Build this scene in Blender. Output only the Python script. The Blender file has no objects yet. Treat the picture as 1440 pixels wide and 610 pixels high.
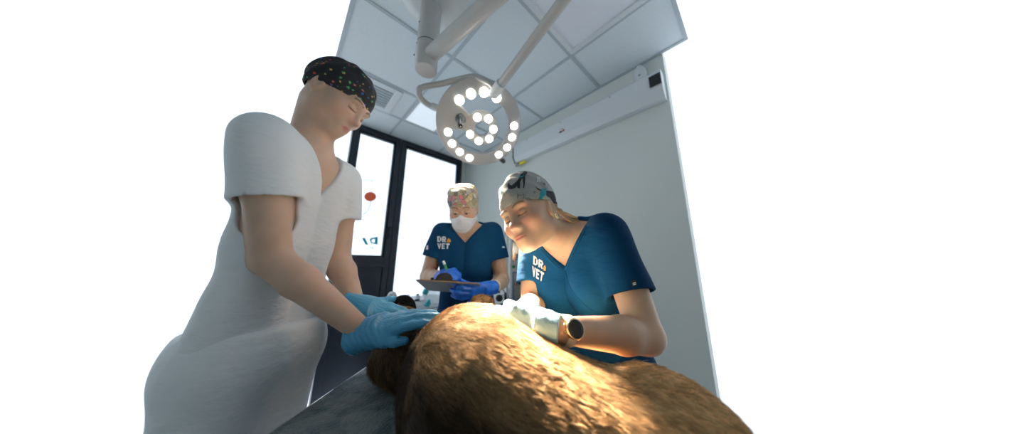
import bpy, bmesh, math, random
import numpy as np
from mathutils import Vector, Matrix
from mathutils.bvhtree import BVHTree
random.seed(7); rng = np.random.default_rng(7)
S = bpy.context.scene
COL = S.collection
PI = math.pi
# ------------------------------------------------------------------ camera
F_PX, TILT, HC = 330.0, math.radians(12), 1.2
ST, CT = math.sin(TILT), math.cos(TILT)
cam_d = bpy.data.cameras.new('camera'); cam = bpy.data.objects.new('camera', cam_d); COL.objects.link(cam)
cam.location = (0, 0, HC); cam.rotation_euler = (PI/2 + TILT, 0, 0)
cam_d.sensor_width = 36; cam_d.lens = 36*F_PX/1440; cam_d.clip_start = .02
cam_d.dof.use_dof = True; cam_d.dof.focus_distance = .74; cam_d.dof.aperture_fstop = 1.1
S.camera = cam

def at(px, py, s):
    """a point of the place seen in direction (px,py), s metres along the view axis"""
    x, v = (px-720)/F_PX, (305-py)/F_PX
    return Vector((x*s, (CT-ST*v)*s, HC+(ST+CT*v)*s))
def atz(px, py, z):
    v = (305-py)/F_PX
    return at(px, py, (z-HC)/(ST+CT*v))
# room axes: n runs away from the camera to the right wall, m to the window wall
NX, NY, MX, MY = .719, .695, -.695, .719
def nm(n, m, z=0): return Vector((n*NX+m*MX, n*NY+m*MY, z))
ROT = math.atan2(NY, NX)

# ------------------------------------------------------------------ materials
def mat(name, col, rough=.5, metal=0, spec=.5, bump=None, noise=None, sss=0, emit=None, estr=0, attr=None, coat=0, sheen=0, alpha=None):
    m = bpy.data.materials.new(name); m.use_nodes = True
    nt = m.node_tree; b = nt.nodes['Principled BSDF']
    b.inputs['Base Color'].default_value = (*col, 1); b.inputs['Roughness'].default_value = rough
    b.inputs['Metallic'].default_value = metal; b.inputs['Specular IOR Level'].default_value = spec
    b.inputs['Coat Weight'].default_value = coat; b.inputs['Sheen Weight'].default_value = sheen
    if sss:
        b.inputs['Subsurface Weight'].default_value = sss; b.inputs['Subsurface Radius'].default_value = (1, .35, .18)
        b.inputs['Subsurface Scale'].default_value = .006
    if emit:
        b.inputs['Emission Color'].default_value = (*emit, 1); b.inputs['Emission Strength'].default_value = estr
    tc = nt.nodes.new('ShaderNodeTexCoord')
    def mapped(scale):
        mp = nt.nodes.new('ShaderNodeMapping'); mp.inputs['Scale'].default_value = scale
        nt.links.new(tc.outputs['Object'], mp.inputs['Vector']); return mp
    src = None
    if attr:
        a = nt.nodes.new('ShaderNodeAttribute'); a.attribute_name = attr; src = a.outputs['Color']
    if noise:   # (scale vec, amount, second colour)
        sc, lo, hi, c2 = noise
        n = nt.nodes.new('ShaderNodeTexNoise'); n.inputs['Scale'].default_value = 1; n.inputs['Detail'].default_value = 4
        nt.links.new(mapped(sc).outputs[0], n.inputs['Vector'])
        r = nt.nodes.new('ShaderNodeMapRange'); r.inputs[1].default_value = lo; r.inputs[2].default_value = hi
        nt.links.new(n.outputs['Fac'], r.inputs[0])
        mx = nt.nodes.new('ShaderNodeMix'); mx.data_type = 'RGBA'
        nt.links.new(r.outputs[0], mx.inputs['Factor'])
        if src: nt.links.new(src, mx.inputs[6])
        else: mx.inputs[6].default_value = (*col, 1)
        mx.inputs[7].default_value = (*c2, 1)
        src = mx.outputs[2]
    if src: nt.links.new(src, b.inputs['Base Color'])
    if bump:    # (scale vec, strength, distance)
        n = nt.nodes.new('ShaderNodeTexNoise'); n.inputs['Scale'].default_value = 1; n.inputs['Detail'].default_value = 5
        nt.links.new(mapped(bump[0]).outputs[0], n.inputs['Vector'])
        bp = nt.nodes.new('ShaderNodeBump'); bp.inputs['Strength'].default_value = bump[1]; bp.inputs['Distance'].default_value = bump[2]
        nt.links.new(n.outputs['Fac'], bp.inputs['Height']); nt.links.new(bp.outputs[0], b.inputs['Normal'])
    return m
M = {}
M['ceiling'] = mat('ceiling_tile', (.74,.80,.84), .9, noise=((90,90,90), .4, .9, (.68,.74,.78)), bump=((220,220,220), .15, .002))
M['grid'] = mat('ceiling_grid', (.46,.52,.56), .5)
M['wall'] = mat('wall_paint', (.71,.74,.70), .8, bump=((160,160,160), .12, .001))
M['floor'] = mat('floor_vinyl', (.35,.37,.38), .5, noise=((40,40,40), .4, .6, (.3,.32,.33)))
M['frame'] = mat('window_frame', (.012,.018,.032), .35, bump=((200,200,200), .05, .001))
M['white_metal'] = mat('white_metal', (.62,.63,.62), .38, coat=.2, bump=((300,300,300), .04, .0005))
M['lamp'] = mat('lamp_housing', (.50,.49,.475), .36, coat=.25, bump=((260,260,260), .04, .0005))
M['plastic'] = mat('white_plastic', (.70,.73,.76), .45, bump=((150,150,150), .05, .0005))
M['grey'] = mat('grey_plastic', (.3,.31,.32), .5, bump=((200,200,200), .05, .0005))
M['gunmetal'] = mat('grey_metal', (.10,.105,.11), .4, .3, bump=((200,200,200), .05, .0005))
M['black'] = mat('black_plastic', (.01,.01,.012), .45, bump=((200,200,200), .05, .0005))
M['dark'] = mat('dark_metal', (.06,.065,.07), .35, .6)
M['chrome'] = mat('chrome', (.7,.7,.72), .18, 1)
M['scrub'] = mat('navy_cotton', (.001,.038,.100), .85, spec=.12, bump=((22,22,55), .35, .012), noise=((500,500,500), .3, .8, (.001,.030,.082)))
M['skin'] = mat('skin', (.6,.4,.3), .48, spec=.35, sss=.25, attr='tint', bump=((450,450,450), .18, .001))
M['glove_light'] = mat('light_blue_nitrile', (.06,.30,.52), .38, bump=((26,170,60), .55, .006), coat=.1)
M['glove_pale'] = mat('pale_blue_nitrile', (.28,.47,.56), .40, bump=((120,30,60), .45, .005), coat=.1)
M['glove_blue'] = mat('royal_blue_nitrile', (.006,.11,.55), .42, bump=((60,60,120), .4, .005))
M['mask'] = mat('mask_fabric', (.78,.79,.8), .9, bump=((30,30,180), .4, .004))
M['capgrey'] = mat('grey_cap_cotton', (.36,.36,.34), .85, bump=((35,35,35), .5, .012), noise=((400,400,400), .3, .8, (.32,.32,.30)))
M['capcol'] = mat('patterned_cap_cotton', (.6,.5,.35), .85, attr='tint', bump=((40,40,40), .4, .01))
M['letter'] = mat('white_print', (.82,.84,.86), .7, noise=((300,300,300), .3, .8, (.75,.77,.8)))
M['orange'] = mat('orange_print', (.75,.30,.05), .7)
M['yellow'] = mat('yellow_plastic', (.75,.68,.03), .5)
M['teal'] = mat('teal_print', (.0,.25,.30), .7)
M['ink'] = mat('black_print', (.012,.014,.018), .8, noise=((300,300,300), .3, .8, (.02,.02,.025)))
M['cream'] = mat('cream_print', (.55,.42,.25), .8)
M['paleink'] = mat('white_dog_print', (.7,.7,.68), .8)
M['greyink'] = mat('grey_print', (.17,.17,.17), .8)
M['hair'] = mat('blond_hair', (.50,.36,.20), .5, noise=((30,300,300), .3, .7, (.32,.2,.1)))
M['gold'] = mat('pale_gold', (.80,.62,.38), .25, 1)
M['strap'] = mat('cream_strap', (.72,.64,.52), .6, bump=((200,200,200), .1, .001))
M['screen'] = mat('dark_glass', (.004,.004,.006), .12, coat=.5)
M['board'] = mat('grey_board', (.20,.21,.22), .6, noise=((200,200,200), .3, .7, (.17,.18,.19)))
M['brown'] = mat('brown_edge', (.28,.14,.06), .7)
M['paper'] = mat('white_paper', (.8,.8,.8), .8)
M['green'] = mat('green_plastic', (.03,.25,.09), .4)
M['aqua'] = mat('aqua_plastic', (.03,.36,.42), .4)
M['bluep'] = mat('blue_plastic', (.02,.10,.42), .4)
M['drape'] = mat('blue_drape', (.01,.07,.30), .8, bump=((40,40,40), .5, .01))
M['steel'] = mat('brushed_steel', (.5,.51,.52), .3, .9, bump=((20,400,20), .1, .001))
M['fleece'] = mat('fleece', (.21,.245,.245), .95, noise=((14,14,14), .42, .62, (.07,.12,.13)), bump=((150,150,60), .9, .012), sheen=.2)
M['led'] = mat('lit_led', (1,1,1), .4, emit=(1,.97,.90), estr=14)
M['panel_bright'] = mat('lit_ceiling_panel', (.8,.85,.9), .6, emit=(.80,.90,1), estr=.50)
M['panel_dim'] = mat('dim_ceiling_panel', (.66,.69,.75), .6, emit=(.8,.88,1), estr=.06)
M['eye'] = mat('eye_white', (.6,.58,.55), .2, coat=.5)
M['iris'] = mat('dark_iris', (.02,.012,.008), .15, coat=.5)
M['tubeglass'] = mat('flowmeter_glass', (.22,.24,.22), .2, noise=((30,30,90), .35, .65, (.30,.31,.27)))
def glass_mat():
    m = bpy.data.materials.new('window_glass'); m.use_nodes = True; nt = m.node_tree
    nt.nodes.remove(nt.nodes['Principled BSDF'])
    t = nt.nodes.new('ShaderNodeBsdfTransparent'); t.inputs[0].default_value = (.97,.985,1,1)
    g = nt.nodes.new('ShaderNodeBsdfGlossy'); g.inputs['Roughness'].default_value = .05
    fr = nt.nodes.new('ShaderNodeFresnel'); fr.inputs['IOR'].default_value = 1.45
    mx = nt.nodes.new('ShaderNodeMixShader')
    nt.links.new(fr.outputs[0], mx.inputs[0]); nt.links.new(t.outputs[0], mx.inputs[1]); nt.links.new(g.outputs[0], mx.inputs[2])
    nt.links.new(mx.outputs[0], nt.nodes['Material Output'].inputs[0]); return m
M['glass'] = glass_mat()
def film_mat():
    m = bpy.data.materials.new('clear_film'); m.use_nodes = True; nt = m.node_tree
    b = nt.nodes['Principled BSDF']; b.inputs['Base Color'].default_value = (.75,.86,.92,1); b.inputs['Roughness'].default_value = .25
    b.inputs['Alpha'].default_value = .45; return m
M['film'] = film_mat()

# ------------------------------------------------------------------ object helpers
def link(name, me, m=None, parent=None, smooth=False):
    o = bpy.data.objects.new(name, me); COL.objects.link(o)
    if m is not None:
        for x in (m if isinstance(m, (list, tuple)) else [m]): me.materials.append(M[x] if isinstance(x, str) else x)
    if parent is not None:
        o.parent = parent; o.matrix_parent_inverse = parent.matrix_basis.inverted() if False else Matrix.Translation(-Vector(parent_origin(parent)))
    if smooth: me.shade_smooth()
    return o
def parent_origin(p):
    loc = Vector((0,0,0))
    while p is not None:
        loc += p.location
        if p.parent is not None: loc += p.matrix_parent_inverse.translation
        p = p.parent
    return loc
def thing(name, label, cat, loc=(0,0,0), group=None):
    o = bpy.data.objects.new(name, None); COL.objects.link(o); o.location = loc; o.empty_display_size = .05
    return tag(o, label, cat, group)
def tag(o, label, cat, group=None, kind=None):
    o['label'] = label; o['category'] = cat
    if group: o['group'] = group
    if kind: o['kind'] = kind
    return o
def struct(o): o['kind'] = 'structure'; return o
def from_bm(name, bm, m, parent=None, smooth=False, bevel=0, seg=2):
    me = bpy.data.meshes.new(name); bmesh.ops.recalc_face_normals(bm, faces=bm.faces); bm.to_mesh(me); bm.free()
    o = link(name, me, m, parent, smooth)
    if bevel:
        b = o.modifiers.new('bevel', 'BEVEL'); b.width = bevel; b.segments = seg; b.limit_method = 'ANGLE'; b.angle_limit = .6
        me.shade_smooth()
        w = o.modifiers.new('wn', 'WEIGHTED_NORMAL')
    return o
def from_np(name, v, f, m, parent=None, smooth=True, tint=None):
    me = bpy.data.meshes.new(name)
    me.from_pydata([tuple(map(float, p)) for p in v], [], [tuple(map(int, q)) for q in f]); me.update()
    if tint is not None:
        a = me.color_attributes.new('tint', 'FLOAT_COLOR', 'POINT')
        c = np.ones((len(v), 4), np.float32); c[:, :3] = tint; a.data.foreach_set('color', c.ravel())
    return link(name, me, m, parent, smooth)
def frame(z, up=(0,0,1)):
    z = Vector(z).normalized(); up = Vector(up)
    if abs(z.dot(up)) > .98: up = Vector((0,1,0))
    x = up.cross(z).normalized(); y = z.cross(x)
    return Matrix((x, y, z)).transposed()
def add_box(bm, c, size, R=None):
    r = bmesh.ops.create_cube(bm, size=1)
    T = Matrix.Translation(Vector(c)) @ (R.to_4x4() if R is not None else Matrix()) @ Matrix.Diagonal((*size, 1))
    bmesh.ops.transform(bm, matrix=T, verts=r['verts']); return r['verts']
RM = Matrix.Rotation(ROT, 3, 'Z')      # local x -> n, local y -> m
def room_box(bm, n0, n1, m0, m1, z0, z1):
    add_box(bm, nm((n0+n1)/2, (m0+m1)/2, (z0+z1)/2), (abs(n1-n0), abs(m1-m0), abs(z1-z0)), RM)
def add_cyl(bm, a, b, r0, r1=None, seg=24):
    a, b = Vector(a), Vector(b); r1 = r0 if r1 is None else r1
    R = frame(b-a); L = (b-a).length
    r = bmesh.ops.create_cone(bm, cap_ends=True, segments=seg, radius1=r0, radius2=r1, depth=L)
    bmesh.ops.transform(bm, matrix=Matrix.Translation((a+b)/2) @ R.to_4x4(), verts=r['verts'])
def smooth_path(pts, n=8):
    P = [Vector(p) for p in pts]; P = [2*P[0]-P[1]] + P + [2*P[-1]-P[-2]]; out = []
    for i in range(1, len(P)-2):
        for k in range(n):
            t = k/n; a, b, c, d = P[i-1:i+3]
            out.append(.5*((2*b)+(c-a)*t+(2*a-5*b+4*c-d)*t*t+(3*b-a-3*c+d)*t**3))
    out.append(P[-2]); return out
def add_tube(bm, pts, r, seg=12, n=8, flat=1.0):
    P = smooth_path(pts, n) if n > 1 else [Vector(p) for p in pts]
    rings = []; up = None
    for i, p in enumerate(P):
        t = (P[min(i+1, len(P)-1)]-P[max(i-1, 0)]).normalized()
        if up is None: up = Vector((0,0,1)) if abs(t.z) < .9 else Vector((1,0,0))
        x = (up - t*up.dot(t)).normalized(); up = x; y = t.cross(x)
        rr = r(i/(len(P)-1)) if callable(r) else r
        rings.append([bm.verts.new(p + (x*math.cos(2*PI*k/seg)*flat + y*math.sin(2*PI*k/seg))*rr) for k in range(seg)])
    for a, b in zip(rings, rings[1:]):
        for k in range(seg): bm.faces.new((a[k], a[(k+1)%seg], b[(k+1)%seg], b[k]))
    bm.faces.new(rings[0][::-1]); bm.faces.new(rings[-1])
def lathe(bm, o, axis, prof, seg=40):
    R = frame(axis); o = Vector(o); rings = []
    for r, h in prof:
        rings.append([bm.verts.new(o + R @ Vector((r*math.cos(2*PI*k/seg), r*math.sin(2*PI*k/seg), h))) for k in range(seg)])
    for a, b in zip(rings, rings[1:]):
        for k in range(seg): bm.faces.new((a[k], a[(k+1)%seg], b[(k+1)%seg], b[k]))
    bm.faces.new(rings[0][::-1]); bm.faces.new(rings[-1])
def cylobj(name, a, b, r, m, parent=None, r1=None, bevel=.002, seg=28):
    bm = bmesh.new(); add_cyl(bm, a, b, r, r1, seg); return from_bm(name, bm, m, parent, bevel=bevel)
def tubeobj(name, pts, r, m, parent=None, seg=12, n=8, flat=1.0):
    bm = bmesh.new(); add_tube(bm, pts, r, seg, n, flat); return from_bm(name, bm, m, parent, smooth=True)
def boxobj(name, c, size, m, parent=None, R=None, bevel=.003):
    bm = bmesh.new(); add_box(bm, c, size, R); return from_bm(name, bm, m, parent, bevel=bevel)

# ------------------------------------------------------------------ implicit surfaces
V3 = lambda p: np.array(p, np.float32)
def rcone(P, a, b, ra, rb):
    a, b = V3(a), V3(b); ba = b-a; L2 = float(ba@ba)+1e-12
    q = P-a; t = np.clip(q@ba/L2, 0, 1)
    return np.sqrt(((q-t[:, None]*ba)**2).sum(1)) - (ra+(rb-ra)*t)
def ell(P, c, r):
    q = P-V3(c); r = V3(r)
    k0 = np.sqrt(((q/r)**2).sum(1)); k1 = np.sqrt(((q/(r*r))**2).sum(1))+1e-9
    return k0*(k0-1)/k1
def smin(a, b, k):
    h = np.maximum(k-np.abs(a-b), 0)/k; return np.minimum(a, b)-h*h*k*.25
def smax(a, b, k): return -smin(-a, -b, k)
def union(k, *ds):
    d = ds[0]
    for e in ds[1:]: d = smin(d, e, k)
    return d
def chain(P, pts, rs, k=.004):
    return union(k, *[rcone(P, pts[i], pts[i+1], rs[i], rs[i+1]) for i in range(len(pts)-1)])
def plane(P, p, n):
    n = Vector(n).normalized(); return (P-V3(p))@V3(n)
def sdf_mesh(f, lo, hi, h, st=4):
    lo = np.array(lo, np.float32); n = (np.ceil((np.array(hi)-lo)/(h*st)).astype(int))*st+1
    ax = [lo[i]+h*np.arange(n[i], dtype=np.float32) for i in range(3)]
    cx = [a[::st] for a in ax]; cn = [len(c) for c in cx]
    CP = np.stack(np.meshgrid(*cx, indexing='ij'), -1).reshape(-1, 3)
    cv = f(CP).reshape(cn)
    mn = np.abs(cv); act = np.full([c-1 for c in cn], 1e9, np.float32)
    for i in (0,1):
        for j in (0,1):
            for k in (0,1):
                act = np.minimum(act, mn[i:cn[0]-1+i, j:cn[1]-1+j, k:cn[2]-1+k])
    act = act < h*st*2.2
    vals = np.repeat(np.repeat(np.repeat(cv, st, 0), st, 1), st, 2)[st//2:, st//2:, st//2:][:n[0], :n[1], :n[2]].copy()
    m = np.zeros(n, bool); A = np.repeat(np.repeat(np.repeat(act, st, 0), st, 1), st, 2)
    for i in (0,1):
        for j in (0,1):
            for k in (0,1): m[i:n[0]-1+i, j:n[1]-1+j, k:n[2]-1+k] |= A
    idx = np.argwhere(m)
    for c0 in range(0, len(idx), 400000):
        c = idx[c0:c0+400000]; vals[c[:,0], c[:,1], c[:,2]] = f((lo+c*h).astype(np.float32))
    ins = vals < 0
    cnt = np.zeros(n-1, np.int8); C = [(i,j,k) for i in (0,1) for j in (0,1) for k in (0,1)]
    sl = lambda A, c: A[c[0]:n[0]-1+c[0], c[1]:n[1]-1+c[1], c[2]:n[2]-1+c[2]]
    for c in C: cnt += sl(ins, c)
    cells = np.argwhere((cnt > 0) & (cnt < 8))
    vid = np.full(n-1, -1, int); vid[cells[:,0], cells[:,1], cells[:,2]] = np.arange(len(cells))
    acc = np.zeros((len(cells), 3)); num = np.zeros(len(cells))
    for c in C:
        for d in range(3):
            if c[d]: continue
            e = list(c); e[d] = 1
            va = vals[cells[:,0]+c[0], cells[:,1]+c[1], cells[:,2]+c[2]]; vb = vals[cells[:,0]+e[0], cells[:,1]+e[1], cells[:,2]+e[2]]
            x = (va < 0) != (vb < 0); t = np.where(x, va/np.where(va-vb == 0, 1, va-vb), 0)
            p = np.tile(np.array(c, float), (len(cells), 1)); p[:, d] = t
            acc += p*x[:, None]; num += x
    V = lo + h*(cells + acc/num[:, None])
    Fs = []
    for d in range(3):
        a = [slice(None)]*3; b = [slice(None)]*3; a[d] = slice(0, -1); b[d] = slice(1, None)
        cr = np.argwhere(ins[tuple(a)] != ins[tuple(b)])
        u, w = (d+1) % 3, (d+2) % 3
        cr = cr[(cr[:,u] > 0) & (cr[:,w] > 0) & (cr[:,u] < n[u]-1) & (cr[:,w] < n[w]-1)]
        q = []
        for du, dw in ((-1,-1), (0,-1), (0,0), (-1,0)):
            g = cr.copy(); g[:,u] += du; g[:,w] += dw; q.append(vid[g[:,0], g[:,1], g[:,2]])
        q = np.stack(q, 1); flip = ~ins[cr[:,0], cr[:,1], cr[:,2]]
        q[flip] = q[flip][:, ::-1]; Fs.append(q)
    Fq = np.concatenate(Fs); Fq = Fq[(Fq >= 0).all(1)]
    # one Newton step onto the surface
    Vf = V.astype(np.float32); e = h*.5
    d = f(Vf); g = np.stack([f(Vf+np.eye(3, dtype=np.float32)[i]*e)-f(Vf-np.eye(3, dtype=np.float32)[i]*e) for i in range(3)], 1)/(2*e)
    step = d[:, None]*g/np.maximum((g*g).sum(1), .25)[:, None]
    ln = np.sqrt((step**2).sum(1))[:, None]; step *= np.minimum(1, h*.6/np.maximum(ln, 1e-9))
    return Vf-step, Fq
def bvh_of(v, f): return BVHTree.FromPolygons([Vector(map(float, p)) for p in v], [tuple(map(int, q)) for q in f])
def wrinkle(P, amp, freqs):
    d = 0
    for (kx, ky, kz, ph) in freqs: d = d+np.sin(P[:,0]*kx+P[:,1]*ky+P[:,2]*kz+ph+1.7*np.sin(P[:,2]*kz*.23+P[:,0]*13))
    return amp*d/len(freqs)

def conform(name, polys, bvh, m, parent, off=.0012, edge=.004):
    """flat print laid onto a curved cloth: polygons given as seen, pressed onto the cloth's surface"""
    bm = bmesh.new()
    for poly in polys:
        vs = [bm.verts.new((p[0], p[1], 0)) for p in poly]
        bm.faces.new(vs)
    bmesh.ops.triangulate(bm, faces=bm.faces)
    for _ in range(4):
        es = [e for e in bm.edges if e.calc_length() > 2.5]
        if not es: break
        bmesh.ops.subdivide_edges(bm, edges=es, cuts=1); bmesh.ops.triangulate(bm, faces=bm.faces)
    o = cam.location; bad = []
    for v in bm.verts:
        d = (at(v.co.x, v.co.y, 1)-o).normalized()
        hit, nrm, _, _ = bvh.ray_cast(o, d)
        if hit is None: bad.append(v)
        else:
            if nrm.dot(d) > 0: nrm = -nrm
            v.co = hit+nrm*off
    bmesh.ops.delete(bm, geom=bad, context='VERTS')
    return from_bm(name, bm, m, parent, smooth=True)
LET = {'D': [[(0,0),(.34,0),(.34,1),(0,1)], [(.3,.8),(.75,.8),(.62,1),(.3,1)], [(.3,0),(.62,0),(.75,.2),(.3,.2)], [(.66,.12),(1,.25),(1,.75),(.66,.88)]],
       'R': [[(0,0),(.34,0),(.34,1),(0,1)], [(.3,.8),(.9,.8),(.78,1),(.3,1)], [(.3,.4),(.8,.4),(.9,.56),(.3,.56)], [(.64,.5),(.97,.56),(.97,.84),(.64,.86)], [(.4,.42),(.72,.42),(1,0),(.62,0)]],
       'V': [[(0,1),(.34,1),(.62,0),(.36,0)], [(.66,1),(1,1),(.64,0),(.38,0)]],
       'E': [[(0,0),(.36,0),(.36,1),(0,1)], [(.3,.8),(.95,.8),(.95,1),(.3,1)], [(.3,.41),(.85,.41),(.85,.59),(.3,.59)], [(.3,0),(.95,0),(.95,.2),(.3,.2)]],
       'T': [[(0,.76),(1,.76),(1,1),(0,1)], [(.32,0),(.68,0),(.68,.78),(.32,.78)]]}
def word(txt, tl, tr, br, bl):
    out = []; n = len(txt)
    for i, ch in enumerate(txt):
        for poly in LET[ch]:
            q = []
            for (u, w) in poly:
                u = (i+u*.86+.05)/n
                q.append(((tl[0]*(1-u)+tr[0]*u)*w+(bl[0]*(1-u)+br[0]*u)*(1-w), (tl[1]*(1-u)+tr[1]*u)*w+(bl[1]*(1-u)+br[1]*u)*(1-w)))
            out.append(q)
    return out

# ================================================================== THE SETTING
H = 2.70
NW, MW = 1.75, 2.78         # right wall, window wall
GN = [-.53, .08, .687, 1.297, NW]                 # ceiling grid lines
GM = [-.50, .118, .728, 1.338, 1.93, 2.36, MW]
# ceiling: the tiles above the operating table, each row as far as the photo shows it
ROWS = {0: (2, 4), 1: (2, 4), 2: (1, 4), 3: (1, 4), 4: (1, 4), 5: (1, 4)}   # m-row -> n-columns
CEIL_ROWS = {1: (2, 4), 2: (1, 4), 3: (1, 4), 4: (1, 4), 5: (1, 4)}
bm = bmesh.new(); bg = bmesh.new()
HOLES = {(2, 1): 0}
for j, (a, b) in CEIL_ROWS.items():
    for i in range(a, b):
        room_box(bm, GN[i], GN[i+1], GM[j], GM[j+1], H, H+.03)
        w = .011
        room_box(bg, GN[i]-w, GN[i]+w, GM[j], GM[j+1], H-.006, H+.004)
        room_box(bg, GN[i], GN[i+1], GM[j]-w, GM[j]+w, H-.0055, H+.0045)
        if i == b-1 and b == 4: room_box(bg, NW-.022, NW, GM[j], GM[j+1], H-.006, H+.004)
add_box(bm, (0, -.78, H+.05), (5.4, 3.5, .03))
struct(from_bm('ceiling', bm, 'ceiling')); struct(from_bm('trim_1', bg, 'grid'))
bm = bmesh.new(); room_box(bm, NW, NW+.1, .26, MW+.1, 0, H+.03); struct(from_bm('wall_right', bm, 'wall'))
bm = bmesh.new(); add_box(bm, (0, -.3, -.05), (5.4, 4.5, .1)); struct(from_bm('floor', bm, 'floor'))
bm = bmesh.new(); room_box(bm, NW, NW+.1, -3.2, -1.15, 0, H+.03); struct(from_bm('wall_right', bm, 'wall'))
bm = bmesh.new(); room_box(bm, -1.9, NW+.1, -2.5, -2.4, 0, H+.03); struct(from_bm('wall_front', bm, 'wall'))
bm = bmesh.new(); room_box(bm, -2.0, -1.9, -2.5, 2.9, 0, H+.03); struct(from_bm('wall_left', bm, 'wall'))
# wall with the windows: a dark frame, two panes
bm = bmesh.new(); room_box(bm, 1.665, NW, MW, MW+.1, 0, H)
struct(from_bm('wall_back', bm, 'wall'))
def wbox(name, n0, n1, z0, z1, m0=MW-.03, m1=MW+.06, parent=None, mt='frame'):
    bm = bmesh.new(); room_box(bm, n0, n1, m0, m1, z0, z1); return from_bm(name, bm, mt, parent, bevel=.004)
def window(name, n0, n1, zb, fr, sill_panel):
    bm = bmesh.new(); zt = H-.005
    room_box(bm, n0, n0+fr[0], MW-.03, MW+.06, sill_panel, zt); room_box(bm, n1-fr[1], n1, MW-.03, MW+.06, sill_panel, zt)
    room_box(bm, n0+fr[0], n1-fr[1], MW-.03, MW+.06, zt-fr[2], zt); room_box(bm, n0+fr[0], n1-fr[1], MW-.03, MW+.06, zb-fr[3], zb)
    o = from_bm(name, bm, 'frame', bevel=.004); struct(o)
    bm = bmesh.new(); i = .018     # inner sash
    a, b, c, d = n0+fr[0], n1-fr[1], zb, zt-fr[2]
    for (x0, x1, y0, y1) in ((a, a+i, c, d), (b-i, b, c, d), (a+i, b-i, c, c+i), (a+i, b-i, d-i, d)): room_box(bm, x0, x1, MW-.005, MW+.03, y0, y1)
    from_bm('sash', bm, 'frame', o, bevel=.003)
    bm = bmesh.new(); room_box(bm, a, b, MW+.012, MW+.018, c, d); from_bm('pane', bm, 'glass', o)
    return o
w1 = window('window_1', .34, .83, 1.30, (.06, .055, .06, .07), 0)
wbox('apron_panel', .40, .775, .10, 1.235, MW-.01, MW+.05, w1)
wbox('ledge', .36, .82, 1.20, 1.235, MW-.05, MW-.01, w1)
bm = bmesh.new(); add_cyl(bm, nm(.80, MW-.03, 1.62), nm(.80, MW-.06, 1.62), .012); add_cyl(bm, nm(.80, MW-.055, 1.63), nm(.80, MW-.055, 1.50), .008)
from_bm('handle', bm, 'black', w1, bevel=.002)
w2 = window('window_2', .835, 1.665, .80, (.055, .05, .06, .06), 0)
wbox('apron_panel', .89, 1.615, .05, .74, MW-.01, MW+.05, w2)
# stickers on the left pane
def pane_pts(px, py): 
    d = at(px, py, 1)-cam.location; k = (MW+.008 - (MX*cam.location.x+MY*cam.location.y))/(MX*d.x+MY*d.y); return cam.location+d*k
def sticker(name, polys, m, label, cat):
    bm = bmesh.new()
    for p in polys:
        vs = [bm.verts.new(pane_pts(*q)) for q in p]; bm.faces.new(vs)
    o = from_bm(name, bm, m)
    if label: tag(o, label, cat)
    return o
def film_print(name, col):
    m = bpy.data.materials.new(name); m.use_nodes = True; nt = m.node_tree; nt.nodes.remove(nt.nodes['Principled BSDF'])
    t = nt.nodes.new('ShaderNodeBsdfTranslucent'); d = nt.nodes.new('ShaderNodeBsdfDiffuse'); mx = nt.nodes.new('ShaderNodeMixShader'); mx.inputs[0].default_value = .2
    for n in (t, d): n.inputs[0].default_value = (*col, 1)
    nt.links.new(t.outputs[0], mx.inputs[1]); nt.links.new(d.outputs[0], mx.inputs[2]); nt.links.new(mx.outputs[0], nt.nodes['Material Output'].inputs[0]); M[name] = m
film_print('coral_film', (.62,.12,.06)); film_print('teal_film', (.01,.26,.33)); film_print('grey_film', (.25,.38,.48))
circ = [(520.6+8.4*math.cos(a*PI/16), 276.3+6.6*math.sin(a*PI/16)) for a in range(32)]
dot = thing('round_sticker', 'orange round sticker with thin dark lines on the left window pane', 'sticker', pane_pts(520.6, 276.3))
def child_sticker(name, polys, m, parent):
    o = sticker(name, polys, m, None, None); o.parent = parent; o.matrix_parent_inverse = Matrix.Translation(-Vector(parent_origin(parent))); return o
child_sticker('disc', [circ], 'coral_film', dot)
child_sticker('cord', [[(523.4,253),(523.9,253),(522.8,270),(522.3,270)]], 'grey_film', dot)
child_sticker('crossbar', [[(509,252.4),(524,253),(524,253.6),(509,253)]], 'grey_film', dot)
child_sticker('tail', [[(520.9,282.5),(522,282.5),(520.6,289),(519.6,289)], [(519.6,289),(520.6,289),(517,297),(516,297)], [(516,297),(517,297),(511,302),(510.6,301)]], 'grey_film', dot)
lg = thing('window_lettering', 'teal mirrored D lettering low on the left window pane', 'sticker', pane_pts(526, 338))
child_sticker('letter', [[(527.3,333.4),(531.3,332.6),(531.0,343.6),(527.0,343.2)], [(521.5,334.5),(527.4,333.4),(527.3,335.8),(523.6,336.4)],
    [(521.5,341.5),(523.4,340.4),(527.1,340.9),(527.0,343.2)], [(519.8,337),(521.5,334.5),(523.6,336.4),(522.2,338)], [(519.8,337),(522.2,338),(523.4,340.4),(521.5,341.5)],
    [(509,334.8),(513,334),(518,344),(514,344)]], 'teal_film', lg)
child_sticker('small_letter', [[(524.2,347.0),(524.8,347.0),(524.3,350.2),(523.7,350.2)], [(522.2,347.0),(522.8,347.0),(524.3,350.2),(523.7,350.2)], [(519.6,347),(521.4,347),(521.3,347.6),(519.5,347.6)],
    [(520.3,347.2),(520.9,347.2),(520.7,350.3),(520.1,350.3)], [(516.2,347),(518.2,347),(518.2,347.5),(516.2,347.5)], [(516.2,348.4),(518,348.4),(518,348.9),(516.2,348.9)], [(516.1,349.8),(518,349.8),(518,350.3),(516.1,350.3)]], 'teal_film', lg)

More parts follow.
